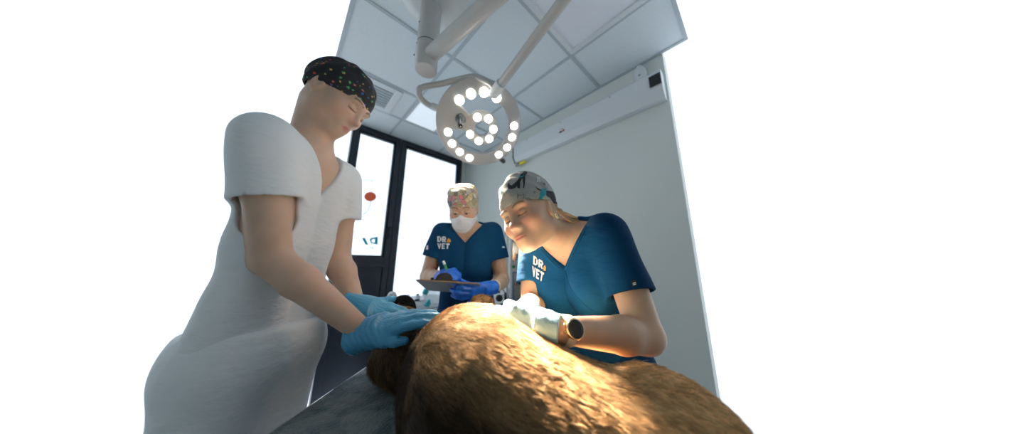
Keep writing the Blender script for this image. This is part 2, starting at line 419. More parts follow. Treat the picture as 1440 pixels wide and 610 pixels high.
# ceiling lights and vent
def ceil_quad(bm, px, z0, z1):
    pts = [atz(x, y, H) for x, y in px]
    b = [bm.verts.new((p.x, p.y, z0)) for p in pts]; t = [bm.verts.new((p.x, p.y, z1)) for p in pts]
    bm.faces.new(b); bm.faces.new(t)
    for i in range(len(pts)): bm.faces.new((b[i], b[(i+1)%len(pts)], t[(i+1)%len(pts)], t[i]))
def light_panel(n0, n1, m0, m1, label, mt, fw=.03, drop=.02):
    t = thing('ceiling_light', label, 'light', nm((n0+n1)/2, (m0+m1)/2, H-.01), 'square ceiling light panels')
    bm = bmesh.new()
    for (a, b, c, d) in ((n0, n0+fw, m0, m1), (n1-fw, n1, m0, m1), (n0+fw, n1-fw, m0, m0+fw), (n0+fw, n1-fw, m1-fw, m1)): room_box(bm, a, b, c, d, H-drop, H+.002)
    from_bm('rim', bm, 'plastic', t, bevel=.004)
    bm = bmesh.new(); room_box(bm, n0+fw, n1-fw, m0+fw, m1-fw, H-drop*.45, H+.001); from_bm('diffuser', bm, mt, t)
light_panel(GN[2]+.013, GN[3]-.013, GM[1]+.013, GM[2]-.013, 'unlit square ceiling panel light with a raised white frame above the lamp arm', 'panel_dim', .035, .018)
light_panel(GN[2]+.02, GN[3]-.26, GM[4]+.01, GM[5]-.015, 'lit pale blue ceiling panel behind the surgical lamp ring', 'panel_bright', .012, .008)
vt = thing('air_vent', 'square white ceiling air vent near the left window', 'vent', nm(.30, 2.03, H))
bm = bmesh.new()
for (a, b, c, d) in ((.10, .16, 1.95, 2.34), (.50, .56, 1.95, 2.34), (.16, .50, 1.95, 2.01), (.16, .50, 2.28, 2.34)): room_box(bm, a, b, c, d, H-.014, H)
from_bm('rim', bm, 'plastic', vt, bevel=.004)
bm = bmesh.new()
for k in range(7): room_box(bm, .16, .50, 2.03+.036*k, 2.045+.036*k, H-.012, H-.002)
from_bm('louvre', bm, 'grid', vt)

# wall trunking along the right wall
tr = thing('cable_trunking', 'long white cable trunking box along the top of the right wall', 'trunking', nm(NW, .95, 2.3))
def prism(prof, m0, m1):
    bm = bmesh.new(); A = [bm.verts.new(nm(NW-d, m0, z)) for d, z in prof]; B = [bm.verts.new(nm(NW-d, m1, z)) for d, z in prof]
    bm.faces.new(A); bm.faces.new(B[::-1])
    for i in range(len(prof)): bm.faces.new((A[i], A[(i+1)%len(prof)], B[(i+1)%len(prof)], B[i]))
    return bm
from_bm('cover', prism([(0,2.315),(.055,2.315),(.082,2.36),(.085,2.37),(.085,2.515),(.075,2.525),(0,2.525)], .272, 1.70), 'plastic', tr, bevel=.003)
from_bm('end_cap', prism([(0,2.311),(.057,2.311),(.087,2.36),(.089,2.37),(.089,2.518),(.078,2.529),(0,2.529)], 1.70, 1.712), 'dark', tr, bevel=.002)
for mm in (.62, 1.08, 1.5): cylobj('screw', nm(NW-.085, mm, 2.50), nm(NW-.0875, mm, 2.50), .006, 'grey', tr, bevel=.001)
bm = bmesh.new(); room_box(bm, NW-.097, NW-.085, .275, .345, 2.41, 2.49); from_bm('socket_plate', bm, 'black', tr, bevel=.002)
def trunk_label(name, m0, m1, z0, z1, mt, d=.0865):
    bm = bmesh.new(); room_box(bm, NW-d, NW-.085, m0, m1, z0, z1); return from_bm(name, bm, mt, tr)
trunk_label('warning_label', 1.035, 1.105, 2.395, 2.42, 'paper')
M['red'] = mat('red_print', (.5,.03,.02), .6)
trunk_label('label_print', 1.04, 1.062, 2.398, 2.417, 'red', .087); trunk_label('label_print', 1.066, 1.10, 2.397, 2.413, 'ink', .087); trunk_label('label_print', 1.05, 1.09, 2.426, 2.43, 'greyink', .087)
tg = thing('wall_tag', 'yellow and grey tag hanging under the trunking end', 'tag', nm(NW-.03, 1.62, 2.29))
bm = bmesh.new(); room_box(bm, NW-.05, NW-.035, 1.56, 1.65, 2.28, 2.306); from_bm('yellow_strip', bm, 'yellow', tg, bevel=.003)
bm = bmesh.new(); room_box(bm, NW-.06, NW-.03, 1.65, 1.70, 2.275, 2.31); from_bm('grey_clip', bm, 'grey', tg, bevel=.004)
sn = thing('wall_sensor', 'small rounded white motion sensor above the wall trunking', 'sensor', nm(NW, .405, 2.58))
bm = bmesh.new(); lathe(bm, nm(NW-.001, .405, 2.595), nm(-1, 0), [(.036,0),(.041,.008),(.041,.026),(.036,.052),(.022,.064)], 32)
bmesh.ops.scale(bm, vec=(1,1,1.9), space=Matrix.Translation((0,0,-2.595)), verts=bm.verts); from_bm('housing', bm, 'plastic', sn, smooth=True)
bm = bmesh.new(); lathe(bm, nm(NW-.061, .405, 2.57), nm(-1,0), [(.009,0),(.009,.004),(.006,.006)], 20); from_bm('lens', bm, 'grey', sn, smooth=True)

# ================================================================== SURGICAL LAMP
lamp_c = at(674.5, 177, 1.45)
N = ((cam.location-lamp_c).normalized()*.27 + (Vector((0,.62,1.07))-lamp_c).normalized()*.73).normalized()
LX = N.cross(Vector((0,0,1))).normalized(); LX = -LX if LX.x < 0 else LX
LY = -LX.cross(N).normalized(); LY = LY if LY.z > 0 else -LY
LR = Matrix((LX, LY, N)).transposed()
def lp(x, y, h=0): return lamp_c + LX*x + LY*y + N*h
def lamp_local(px, py, h=0):
    d = at(px, py, 1)-cam.location; p0 = lamp_c+N*h; k = (p0-cam.location).dot(N)/d.dot(N); q = cam.location+d*k-lamp_c
    return q.dot(LX), q.dot(LY)
SC = .26
sl = thing('surgical_light', 'round ring-shaped surgical lamp with lit LEDs on a ceiling arm', 'lamp', (-.468, 1.079, H))
colx, coly = -.468, 1.079
bm = bmesh.new(); lathe(bm, (colx+.03, coly-.03, H-.001), (0,0,-1), [(.185,0),(.19,.008),(.182,.026),(.12,.034),(.06,.036)], 64); from_bm('ceiling_canopy', bm, 'white_metal', sl, smooth=True)
cylobj('column', (colx, coly, H-.03), (colx, coly, 2.40), .0575, 'lamp', sl, bevel=.002, seg=48)
bm = bmesh.new(); lathe(bm, (colx, coly, 2.396), (0,0,-1), [(.0575,0),(.0585,.004),(.0585,.150),(.054,.158),(.040,.160)], 48); o = from_bm('lower_hub', bm, 'lamp', sl, bevel=.0015)
for (px, py) in ((589.8,30.5),(586.5,60.5),(582.5,77)):
    d = (at(px, py, 1)-cam.location).normalized()
    A, B = d.x*d.x+d.y*d.y, -(d.x*colx+d.y*coly); C = colx**2+coly**2-.0575**2
    k = (-B-math.sqrt(max(B*B-A*C, 0)))/A; p = cam.location+d*k; n = Vector((p.x-colx, p.y-coly, 0)).normalized()
    cylobj('screw', p-n*.002, p+n*.003, .0045, 'dark', sl, bevel=.0008, seg=14)
def ring_s(px, py, h=.0):
    d = at(px, py, 1)-cam.location; return (lamp_c+N*h-cam.location).dot(N)/d.dot(N)
cylobj('seam_ring', (colx, coly, 2.402), (colx, coly, 2.396), .0572, 'dark', sl, bevel=.0005, seg=48)
E1 = Vector((.415, .41, 2.315))
cylobj('arm', (colx+.02, coly-.015, 2.315), E1, .0385, 'lamp', sl, bevel=.002, seg=40)
bm = bmesh.new(); lathe(bm, (E1.x, E1.y, 2.19), (0,0,1), [(.04,0),(.05,.008),(.05,.175),(.04,.183)], 40); from_bm('elbow_joint', bm, 'white_metal', sl, bevel=.002)
J2 = Vector((.415, .41, 2.255)); Y0 = at(698, 127, ring_s(698,127,.05))
dirA = (Y0-J2).normalized()
cylobj('spring_arm', J2, Y0-dirA*.02, .0235, 'lamp', sl, bevel=.002, seg=36)
bm = bmesh.new(); q = Y0-dirA*.055; lathe(bm, q, dirA, [(.027,0),(.030,.003),(.030,.085),(.025,.095),(.012,.098)], 36); from_bm('arm_socket', bm, 'white_metal', sl, bevel=.0015)
def yp(cx, cy, s): px, py = 570+cx/4.067, 90+cy/4.067; return at(px, py, ring_s(px, py, s))
ypts = [yp(515,150,.035), yp(490,114,.025), yp(450,90,.01), yp(385,74,-.02), yp(300,90,-.04), yp(200,114,-.06), yp(105,131,-.06), yp(78,150,-.05), yp(85,190,-.04), yp(120,226,-.03), yp(160,246,-.02), yp(196,256,-.015)]
tubeobj('yoke', ypts, .0165, 'lamp', sl, 16, 8)
cylobj('yoke_sleeve', yp(150,240,-.02), yp(186,254,-.015), .021, 'white_metal', sl)
# ring-shaped head, cut out of a polar grid
R_ = [.043*SC/.26, .065, .085, .104, .125, .15, .176, .195, .22, .242, .255, .26]; NS = 144
icx, icy = lamp_local(677.4, 180.2)
def hz(r, t): 
    e = r/.26; return .016-.014*e**6
bm = bmesh.new(); grid = []
for r in R_:
    k = max(0, 1-r/.26)**.7; 
    w = min(1, max(0, (.19-r)/.08))
    grid.append([bm.verts.new(lp(r*math.cos(2*PI*a/NS)+icx*w, r*math.sin(2*PI*a/NS)+icy*w, hz(r, a))) for a in range(NS)])
def is_slot(i, a):
    t = math.degrees(2*PI*(a+.5)/NS); r0, r1 = R_[i], R_[i+1]
    if not (r0 >= .103 and r1 <= .177): return False
    return not (140 < t < 192)
for i in range(len(R_)-1):
    for a in range(NS):
        if not is_slot(i, a): bm.faces.new((grid[i][a], grid[i+1][a], grid[i+1][(a+1)%NS], grid[i][(a+1)%NS]))
bmesh.ops.recalc_face_normals(bm, faces=bm.faces)
f0 = bm.faces[:]
if sum((f.normal.dot(N) for f in f0)) < 0: bmesh.ops.reverse_faces(bm, faces=f0)
r = bmesh.ops.extrude_face_region(bm, geom=f0)
nv = [v for v in r['geom'] if isinstance(v, bmesh.types.BMVert)]
bmesh.ops.translate(bm, vec=N*.0, verts=nv)
old = {v for f in f0 if f.is_valid for v in f.verts}
for v in bm.verts:
    if v not in set(nv): v.co -= N*.042
for v in nv: pass
head = from_bm('lamp_head', bm, 'lamp', sl, bevel=.006, seg=3)
leds = [(310,207),(376,172),(450,163),(522,193),(622,355),(610,420),(582,478),(535,518),(245,390),(268,455),(312,503),(367,537),(412,305),(476,313),(503,373),(480,428),(420,440),(370,402)]
for (cx, cy) in leds:
    x, y = lamp_local(570+cx/4.067, 90+cy/4.067, .016); rr = math.hypot(x, y); r0 = .0255 if cy < 215 else .0225
    bm = bmesh.new(); lathe(bm, lp(x, y, hz(min(rr,.25), 0)-.003), N, [(r0,0),(r0,.0045),(r0*.9,.007),(r0*.5,.0085)], 28)
    from_bm('led', bm, 'led', head, smooth=True)
hx, hy = lamp_local(570+316/4.067, 90+318/4.067, .03)
bm = bmesh.new(); lathe(bm, lp(hx, hy, .008), N, [(.030,0),(.031,.010),(.026,.018),(.016,.024),(.013,.035)], 32); from_bm('handle_base', bm, 'gunmetal', sl, smooth=True)
bm = bmesh.new(); HD = (N*.8+Vector((0,0,-.7))).normalized(); lathe(bm, lp(hx, hy, .035), HD, [(.013,0),(.0155,.006),(.0165,.05),(.0155,.06),(.0105,.0605),(.010,.055)], 28); from_bm('handle', bm, 'gunmetal', sl, bevel=.001)
bm = bmesh.new(); lathe(bm, lp(hx, hy, .035)+HD*.0585, HD, [(.0098,0),(.0098,.003),(.007,.0035)], 24); from_bm('lens', bm, 'screen', sl, smooth=True)
cylobj('pivot_knob', lp(.175, -.215, -.03), lp(.195, -.235, -.05), .016, 'dark', sl)
spot_d = bpy.data.lights.new('lamp_beam', 'SPOT'); spot = bpy.data.objects.new('lamp_beam', spot_d); COL.objects.link(spot)
spot.location = lp(-.11, -.14, .035); aim = Vector((.125, .635, 1.03)); spot.rotation_euler = (aim-spot.location).to_track_quat('-Z', 'Y').to_euler()
spot_d.energy = 8200; spot_d.color = (1, .87, .68); spot_d.spot_size = math.radians(21.5); spot_d.spot_blend = 1; spot_d.shadow_soft_size = .15
spot.parent = sl; spot.matrix_parent_inverse = Matrix.Translation(-sl.location)

# ================================================================== WORLD
w = bpy.data.worlds.new('daylight'); S.world = w; w.use_nodes = True
bgd = w.node_tree.nodes['Background']; bgd.inputs[0].default_value = (.80, .90, 1, 1); bgd.inputs[1].default_value = 1.6
S.view_settings.view_transform = 'Standard'; S.view_settings.look = 'None'; S.view_settings.exposure = 0; S.view_settings.gamma = 1; S.view_settings.use_curve_mapping = False
S.cycles.use_denoising = True
S.cycles.max_bounces = 8; S.cycles.transparent_max_bounces = 12

# ================================================================== TABLE, BLANKET, CLUTTER
TZ = .815
tb = thing('operating_table', 'steel operating table under the dog and the fleece', 'table', (0, .70, 0))
boxobj('tabletop', (-.07, .70, TZ-.03), (1.06, .76, .04), 'steel', tb, bevel=.012)
cylobj('column', (0, .70, .05), (0, .70, TZ-.05), .07, 'steel', tb); boxobj('base', (0, .70, .03), (.7, .5, .055), 'grey', tb, bevel=.02)
def sheet(name, x0, x1, y0, y1, z, th, amp, m, nx=120, ny=80, label=None, cat=None, fr=14):
    bm = bmesh.new(); top = []
    def hgt(x, y): return amp*(math.sin(x*fr+2*math.sin(y*fr*.7))+.6*math.sin(y*fr*1.7+x*fr*.9))*.6 + amp*.4*random.random()
    for i in range(nx+1):
        top.append([bm.verts.new((x0+(x1-x0)*i/nx, y0+(y1-y0)*j/ny, z+th+hgt(x0+(x1-x0)*i/nx, y0+(y1-y0)*j/ny))) for j in range(ny+1)])
    for i in range(nx):
        for j in range(ny): bm.faces.new((top[i][j], top[i+1][j], top[i+1][j+1], top[i][j+1]))
    r = bmesh.ops.extrude_face_region(bm, geom=bm.faces[:])
    for v in [v for v in r['geom'] if isinstance(v, bmesh.types.BMVert)]: v.co.z = z
    o = from_bm(name, bm, m, smooth=True)
    if label: tag(o, label, cat)
    return o
sheet('fleece_blanket', -.56, .44, .345, 1.03, TZ-.0095, .018, .004, 'fleece', label='grey green fluffy fleece blanket spread under the dog', cat='blanket')
sheet('surgical_drape', -.22, .16, .90, 1.10, TZ+.012, .012, .006, 'drape', 60, 40, 'dark blue cloth drape on the table behind the dog', 'drape', 30)
for v in bpy.data.objects['surgical_drape'].data.vertices:
    if v.co.z > TZ+.02: v.co.z += .215*math.exp(-((v.co.x-.0)/.14)**2-((v.co.y-1.0)/.06)**2)

# worktop below the window with supplies
ct = thing('side_counter', 'white worktop under the window holding medical supplies', 'counter', nm(1.0, 2.2, 0))
bm = bmesh.new(); room_box(bm, .70, 1.30, 2.0, 2.60, .86, .90); from_bm('worktop', bm, 'plastic', ct, bevel=.006)
bm = bmesh.new(); room_box(bm, .72, 1.28, 2.03, 2.58, .06, .86); from_bm('cabinet_body', bm, 'plastic', ct, bevel=.004)
for k in range(2):
    bm = bmesh.new(); room_box(bm, .725+.28*k, .995+.28*k, 2.012, 2.03, .08, .85); dr = from_bm('door', bm, 'plastic', ct, bevel=.003)
    bm = bmesh.new(); room_box(bm, .97+.045*k, .98+.045*k, 1.995, 2.012, .6, .75); from_bm('handle', bm, 'steel', dr, bevel=.002)
def on(px, py, s): return at(px, py, s)
# clear plastic bag with aqua caps
bagc = on(604, 413, 1.95)
bg_ = thing('plastic_bag', 'crumpled clear plastic bag with aqua caps left of the clipboard holder', 'bag', (bagc.x, bagc.y, .905))
def fbag(P):
    d = ell(P, (bagc.x+.02, bagc.y, 1.0), (.075, .05, .115)); d = smin(d, ell(P, (bagc.x+.075, bagc.y, 1.09), (.04, .035, .10)), .04)
    d = d+wrinkle(P, .010, [(60,20,30,0),(10,50,-60,1),(-40,30,45,2)]); return smax(d, .902-P[:,2], .01)
v, f = sdf_mesh(fbag, (bagc.x-.1, bagc.y-.09, .88), (bagc.x+.15, bagc.y+.09, 1.24), .006)
from_np('bag_film', v, f, 'film', bg_)
for (px, py, r, s) in ((599,409,.022,1.88),(607,401,.012,1.88),(602,426,.022,1.85)):
    p = on(px, py, s); bm = bmesh.new(); lathe(bm, p, (.4,-.3,.8), [(r,-r),(r*1.05,0),(r*.55,r*.9),(r*.3,r*1.4)], 20); from_bm('cap', bm, 'aqua', bg_, smooth=True)
def bottle(px, py, s, r, h, mt, mc, label, group=None):
    p = on(px, py, s); t = thing('supply_bottle', label, 'bottle', (p.x, p.y, .9), group)
    bm = bmesh.new(); lathe(bm, (p.x, p.y, .9), (0,0,1), [(r*.9,0),(r,.004),(r,h*.7),(r*.5,h*.82),(r*.4,h*.84)], 24); from_bm('body', bm, mt, t, smooth=True)
    bm = bmesh.new(); lathe(bm, (p.x, p.y, .9+h*.84), (0,0,1), [(r*.5,0),(r*.5,h*.14),(r*.4,h*.16)], 20); from_bm('lid', bm, mc, t, smooth=True)
bottle(587, 419, 2.0, .022, .075, 'plastic', 'bluep', 'small white bottle with blue lid beside the plastic bag')
bottle(573, 420, 2.05, .030, .06, 'plastic', 'plastic', 'squat white jar left of the blue lidded bottle')
bottle(563, 421, 2.0, .020, .05, 'plastic', 'aqua', 'little white bottle with aqua lid nearest the black cushion')
p = on(577, 424, 1.9); ty = thing('instrument_tray', 'shallow white tray with dark instruments on the worktop', 'tray', (p.x, p.y, .9))
boxobj('tray_base', (p.x, p.y, .905), (.24, .10, .008), 'plastic', ty); boxobj('tray_wall', (p.x, p.y-.05, .918), (.24, .006, .03), 'plastic', ty); boxobj('tray_wall', (p.x, p.y+.05, .918), (.24, .006, .03), 'plastic', ty)
tubeobj('instrument', [(p.x-.08, p.y, .922), (p.x, p.y+.01, .93), (p.x+.09, p.y-.01, .924)], .006, 'dark', ty); boxobj('instrument', (p.x+.05, p.y+.012, .93), (.03,.03,.025), 'black', ty)
# white handle-like rail at the left of the black cushion
tubeobj('support_rail', [on(545,432,1.3), on(546,420,1.3), on(549,413,1.3), on(554,413,1.3), on(556,420,1.3), on(557,432,1.3)], .010, 'plastic')
tag(bpy.data.objects['support_rail'], 'white looped plastic rail rising beside the black cushion', 'rail')
# black cushion behind the dog's head
cu = on(566, 430, .98)
def fcu(P): return smax(ell(P, (cu.x, cu.y, cu.z-.02), (.056, .05, .064)), (cu.z-.10)-P[:,2], .02)
v, f = sdf_mesh(fcu, (cu.x-.08, cu.y-.08, cu.z-.13), (cu.x+.08, cu.y+.08, cu.z+.07), .004)
o = from_np('head_cushion', v, f, mat('black_vinyl', (.004,.004,.005), .9, spec=.08, bump=((90,90,90), .2, .002))); tag(o, 'smooth black domed cushion behind the tan fur of the dog\'s head', 'cushion')

# anaesthesia machine behind the two vets
mcx = on(727, 380, 1.95)
am = thing('anaesthesia_machine', 'grey anaesthesia machine with dark screen and flowmeter panel between the vets', 'medical machine', (mcx.x, mcx.y, 0))
Rm = Matrix.Rotation(math.radians(-8), 3, 'Z')
def mb(name, x0, x1, y0, y1, s, dep, mt, par=None, bev=.004):
    a, b = on(x0, y1, s), on(x1, y0, s); c = (a+b)/2
    return boxobj(name, (c.x, c.y+dep/2, c.z), (abs(b.x-a.x), dep, abs(b.z-a.z)), mt, par or am, bevel=bev)
mb('monitor_case', 718, 742, 330, 370, 1.92, .12, 'white_metal')
mb('screen', 720.5, 741, 333, 367.5, 1.915, .006, 'screen', bev=.001)
M['blue_light'] = mat('lit_readout', (.1,.2,.4), .4, emit=(.35,.55,.9), estr=.5)
for (x0, x1, y0, y1) in ((732,740,350,352.4),(723,729,360.5,362),(731,737,361,362.4),(724,736,364,364.8)): mb('readout', x0, x1, y0, y1, 1.912, .002, 'blue_light', bev=0)
mb('body_panel', 717, 742, 370.5, 434, 1.93, .14, 'white_metal')
for x in (722.2, 732.8):
    p = on(x, 375, 1.925); bm = bmesh.new(); lathe(bm, p, (0,-1,0), [(.014,0),(.014,.012),(.011,.016)], 24); from_bm('knob', bm, 'green', am, smooth=True)
mb('flowmeter_frame', 720.5, 735, 382, 430, 1.922, .012, mat('slate_blue_plastic', (.05,.11,.26), .5))
mb('flowmeter_window', 722.5, 733.2, 384.5, 423, 1.918, .006, 'tubeglass', bev=.001)
mb('flow_bobbin', 725.2, 727.4, 398.6, 401, 1.9155, .003, 'red', bev=.001)
for y in range(6): mb('scale_mark', 728.6, 731.6, 388+5.4*y, 388.6+5.4*y, 1.9162, .001, 'greyink', bev=0)
cylobj('pole', on(713.5, 325, 1.95), (on(713.5, 325, 1.95).x, on(713.5,325,1.95).y, .08), .008, 'steel', am)
mb('top_bar', 709, 738, 325.5, 329, 1.95, .03, 'steel'); mb('hook', 708.6, 711, 329, 334, 1.95, .012, 'steel'); mb('hook', 713, 715.2, 329, 338, 1.94, .012, 'steel')
p = on(711.5, 352, 1.93); bm = bmesh.new(); lathe(bm, (p.x, p.y, p.z), (0,0,-1), [(.007,0),(.011,.004),(.011,.022),(.005,.03)], 16); from_bm('connector', bm, 'bluep', am, smooth=True)
bm = bmesh.new(); add_box(bm, (mcx.x, mcx.y+.15, .06), (.42, .36, .05)); from_bm('base', bm, 'grey', am, bevel=.01)
bm = bmesh.new(); add_box(bm, (mcx.x+.04, mcx.y+.18, .5), (.30, .24, .86)); from_bm('cabinet', bm, 'plastic', am, bevel=.01)
for k, (dx, dy) in enumerate(((-.17,-.0),(.17,-.0),(-.17,.3),(.17,.3))):
    cylobj('caster', (mcx.x+dx-.012, mcx.y+dy, .025), (mcx.x+dx+.012, mcx.y+dy, .025), .025, 'black', am)
mb('shelf', 699, 720, 431.5, 434, 1.86, .14, 'grey')
for k, pts in enumerate(([(712,352,1.9),(706,357,1.86),(700,360,1.83),(694,366,1.85)], [(742,362,1.9),(730,366.5,1.88),(718,369,1.87),(706,375,1.86),(697,378,1.9)],
            [(698,400,1.85),(704,405,1.86),(710,411,1.86),(716,417,1.9)], [(703,396,1.88),(706,404,1.87),(711,414,1.86),(715,428,1.88)], [(700,420,1.85),(706,415,1.84),(712,415,1.85),(718,420,1.9)], [(716,405,1.9),(715.5,418,1.88),(715,430,1.88)])):
    tubeobj('cable', [on(*q) for q in pts], .0032 if k else .0026, 'plastic' if k == 1 else 'grey', am, 8, 8)
# dark vaporiser-like block on the shelf
bl = thing('black_device', 'small black device with a dial on the machine shelf', 'device', on(704, 430, 1.83))
mb('device_body', 709, 713, 412, 426, 1.84, .05, 'black', bl)
p = on(703, 419, 1.83); bm = bmesh.new(); lathe(bm, p, (-.2,-1,.1), [(.024,0),(.026,.01),(.026,.03),(.018,.036)], 24); from_bm('dial', bm, 'black', bl, smooth=True)
cylobj('stem', on(702,412,1.83), on(701,404,1.83), .008, 'black', bl); cylobj('stem', on(698,430,1.83), on(712,427,1.83), .012, 'dark', bl)
for (px, py) in ((706,426),(711,429)):
    pass
# ================================================================== DOG
def fdog(P):
    Q = P.copy(); sy = 1.28; Q[:,1] /= sy
    def rc(a, b, ra, rb): return rcone(Q, (a[0], a[1]/sy, a[2]), (b[0], b[1]/sy, b[2]), ra, rb)
    K = [(-.105,.64,.958,.146), (-.06,.605,.952,.137), (.02,.56,.930,.119), (.10,.52,.911,.106), (.20,.485,.899,.099), (.29,.47,.895,.100)]
    d = union(.035, *[rc(K[i][:3], K[i+1][:3], K[i][3], K[i+1][3]) for i in range(5)])
    d = smin(d, ell(P, (.27,.50,.908), (.08,.11,.088)), .05)                 # thigh
    d = smin(d, ell(P, (-.115,.56,.93), (.085,.13,.12)), .05)                 # shoulder blade
    d = smin(d, rcone(P, (-.16,.72,.945), (-.37,.89,.965), .095, .075), .06)  # neck
    d = smin(d, rcone(P, (-.17,.73,.91), (-.40,.87,.895), .09, .072), .05)  # throat
    d = smin(d, ell(P, (-.43,.93,.985), (.090,.075,.072)), .04)              # skull
    d = smin(d, rcone(P, (-.46,.975,.965), (-.50,1.03,.93), .048, .033), .03)   # muzzle
    d = smin(d, rcone(P, (-.16,.74,.98), (-.20,.93,.985), .05, .036), .04)   # upper foreleg
    d = smin(d, rcone(P, (-.20,.93,.985), (-.138,.985,1.04), .034, .030), .02)
    d = smin(d, ell(P, (-.125,1.0,1.058), (.040,.036,.030)), .02)
    for k in range(3): d = smin(d, ell(P, (-.098-.004*k, .985+.014*k, 1.062-.002*k), (.018,.011,.014)), .006)
    d = smin(d, rcone(P, (-.18,.72,.90), (-.24,.95,.86), .045, .032), .04)   # lower foreleg
    d = smin(d, rcone(P, (.28,.55,.90), (.22,.80,.87), .07, .045), .05)      # hind leg
    d = smin(d, rcone(P, (.22,.80,.87), (.30,.93,.86), .032, .024), .02)
    d = smin(d, ell(P, (.30,.97,.86), (.035,.05,.026)), .02)
    d = smin(d, rcone(P, (.36,.50,.88), (.39,.62,.85), .032, .02), .03)    # tail
    d = smin(d, rcone(P, (.39,.62,.85), (.36,.76,.842), .020, .012), .02)
    return smax(d*.86, (TZ+.004)-P[:,2], .02)
dv, df = sdf_mesh(fdog, (-.60,.26,.79), (.66,1.10,1.14), .007)
def fbm(P, s, seed=0):
    r = np.random.default_rng(seed); d = 0; a = 1
    for o in range(4):
        for _ in range(4):
            k = r.normal(size=3)*s*(1.9**o); d = d+a*np.sin(P@k.astype(np.float32)+r.uniform(0,6.28))/4
        a *= .62
    return d
def coat(P):
    """coat colour of the dog: tan with dark tipped patches, some light and shade painted in"""
    x, y, z = P[:,0], P[:,1], P[:,2]
    n1 = fbm(P, 16, 1); n2 = fbm(P*np.array((1,1,1.6), np.float32), 60, 2); n3 = fbm(P, 130, 5)
    tan = np.array((.34,.195,.085)); dark = np.array((.022,.014,.010)); pale = np.array((.52,.34,.18)); grey = np.array((.11,.09,.085))
    saddle_shade = np.clip(1.15*np.exp(-((x+.13)/.13)**2-((z-.95)/.085)**2)+.9*np.exp(-((x-.02)/.16)**2-((z-.90)/.06)**2)+.95*(x < -.19)*np.clip((1.06-z)/.06,0,1)+1.0*np.clip((.50-y)/.10,0,1)*np.clip((.97-z)/.09,0,1)*np.clip((.16-x)/.16,0,1)-.12+.33*n1+.30*n2, 0, 1)  # dark saddle fur, plus shade painted low on the camera side
    saddle_shade *= np.clip((1.075-z)/.05, 0, 1)*.95
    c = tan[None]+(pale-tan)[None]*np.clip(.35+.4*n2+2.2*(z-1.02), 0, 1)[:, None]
    c = c*(1-saddle_shade[:, None])+dark[None]*saddle_shade[:, None]
    g = np.exp(-((x+.155+.4*(z-.93))/.03)**2-((z-.93)/.07)**2)*np.clip(.5+.6*n3, 0, 1)*.8*(y < .62)
    c = c*(1-g[:, None])+grey[None]*g[:, None]
    b = np.clip(n2*.6+n3*.4, -1, 1)
    hd = np.clip((-.33-x)/.04, 0, 1)*np.clip((z-.97)/.03, 0, 1)
    c = c*(1-hd[:, None])+np.array((.36,.21,.09))[None]*hd[:, None]
    hip_light = np.clip((x-.14)/.12, 0, 1); c = c*(1+.85*hip_light[:, None])  # painted light: hip coat brightened against the shadow falling on it
    c = c*(1+.36*b)[:, None]
    paw = (y > .9) & (z > 1.0); pk = np.clip(n3*1.3+.55, 0, 1)*paw
    c = c*(1-pk[:, None]*.85)
    return np.clip(c, .008, .9)
dog = thing('dog', 'tan and dark haired dog lying on its side on the operating table', 'dog', (-.05, .58, TZ))
M['coat'] = mat('dog_skin', (.3,.15,.06), .9, spec=.1, attr='tint', bump=((120,120,120), .4, .004))
from_np('body', dv, df, 'coat', dog, tint=coat(dv.astype(np.float32))*.55)
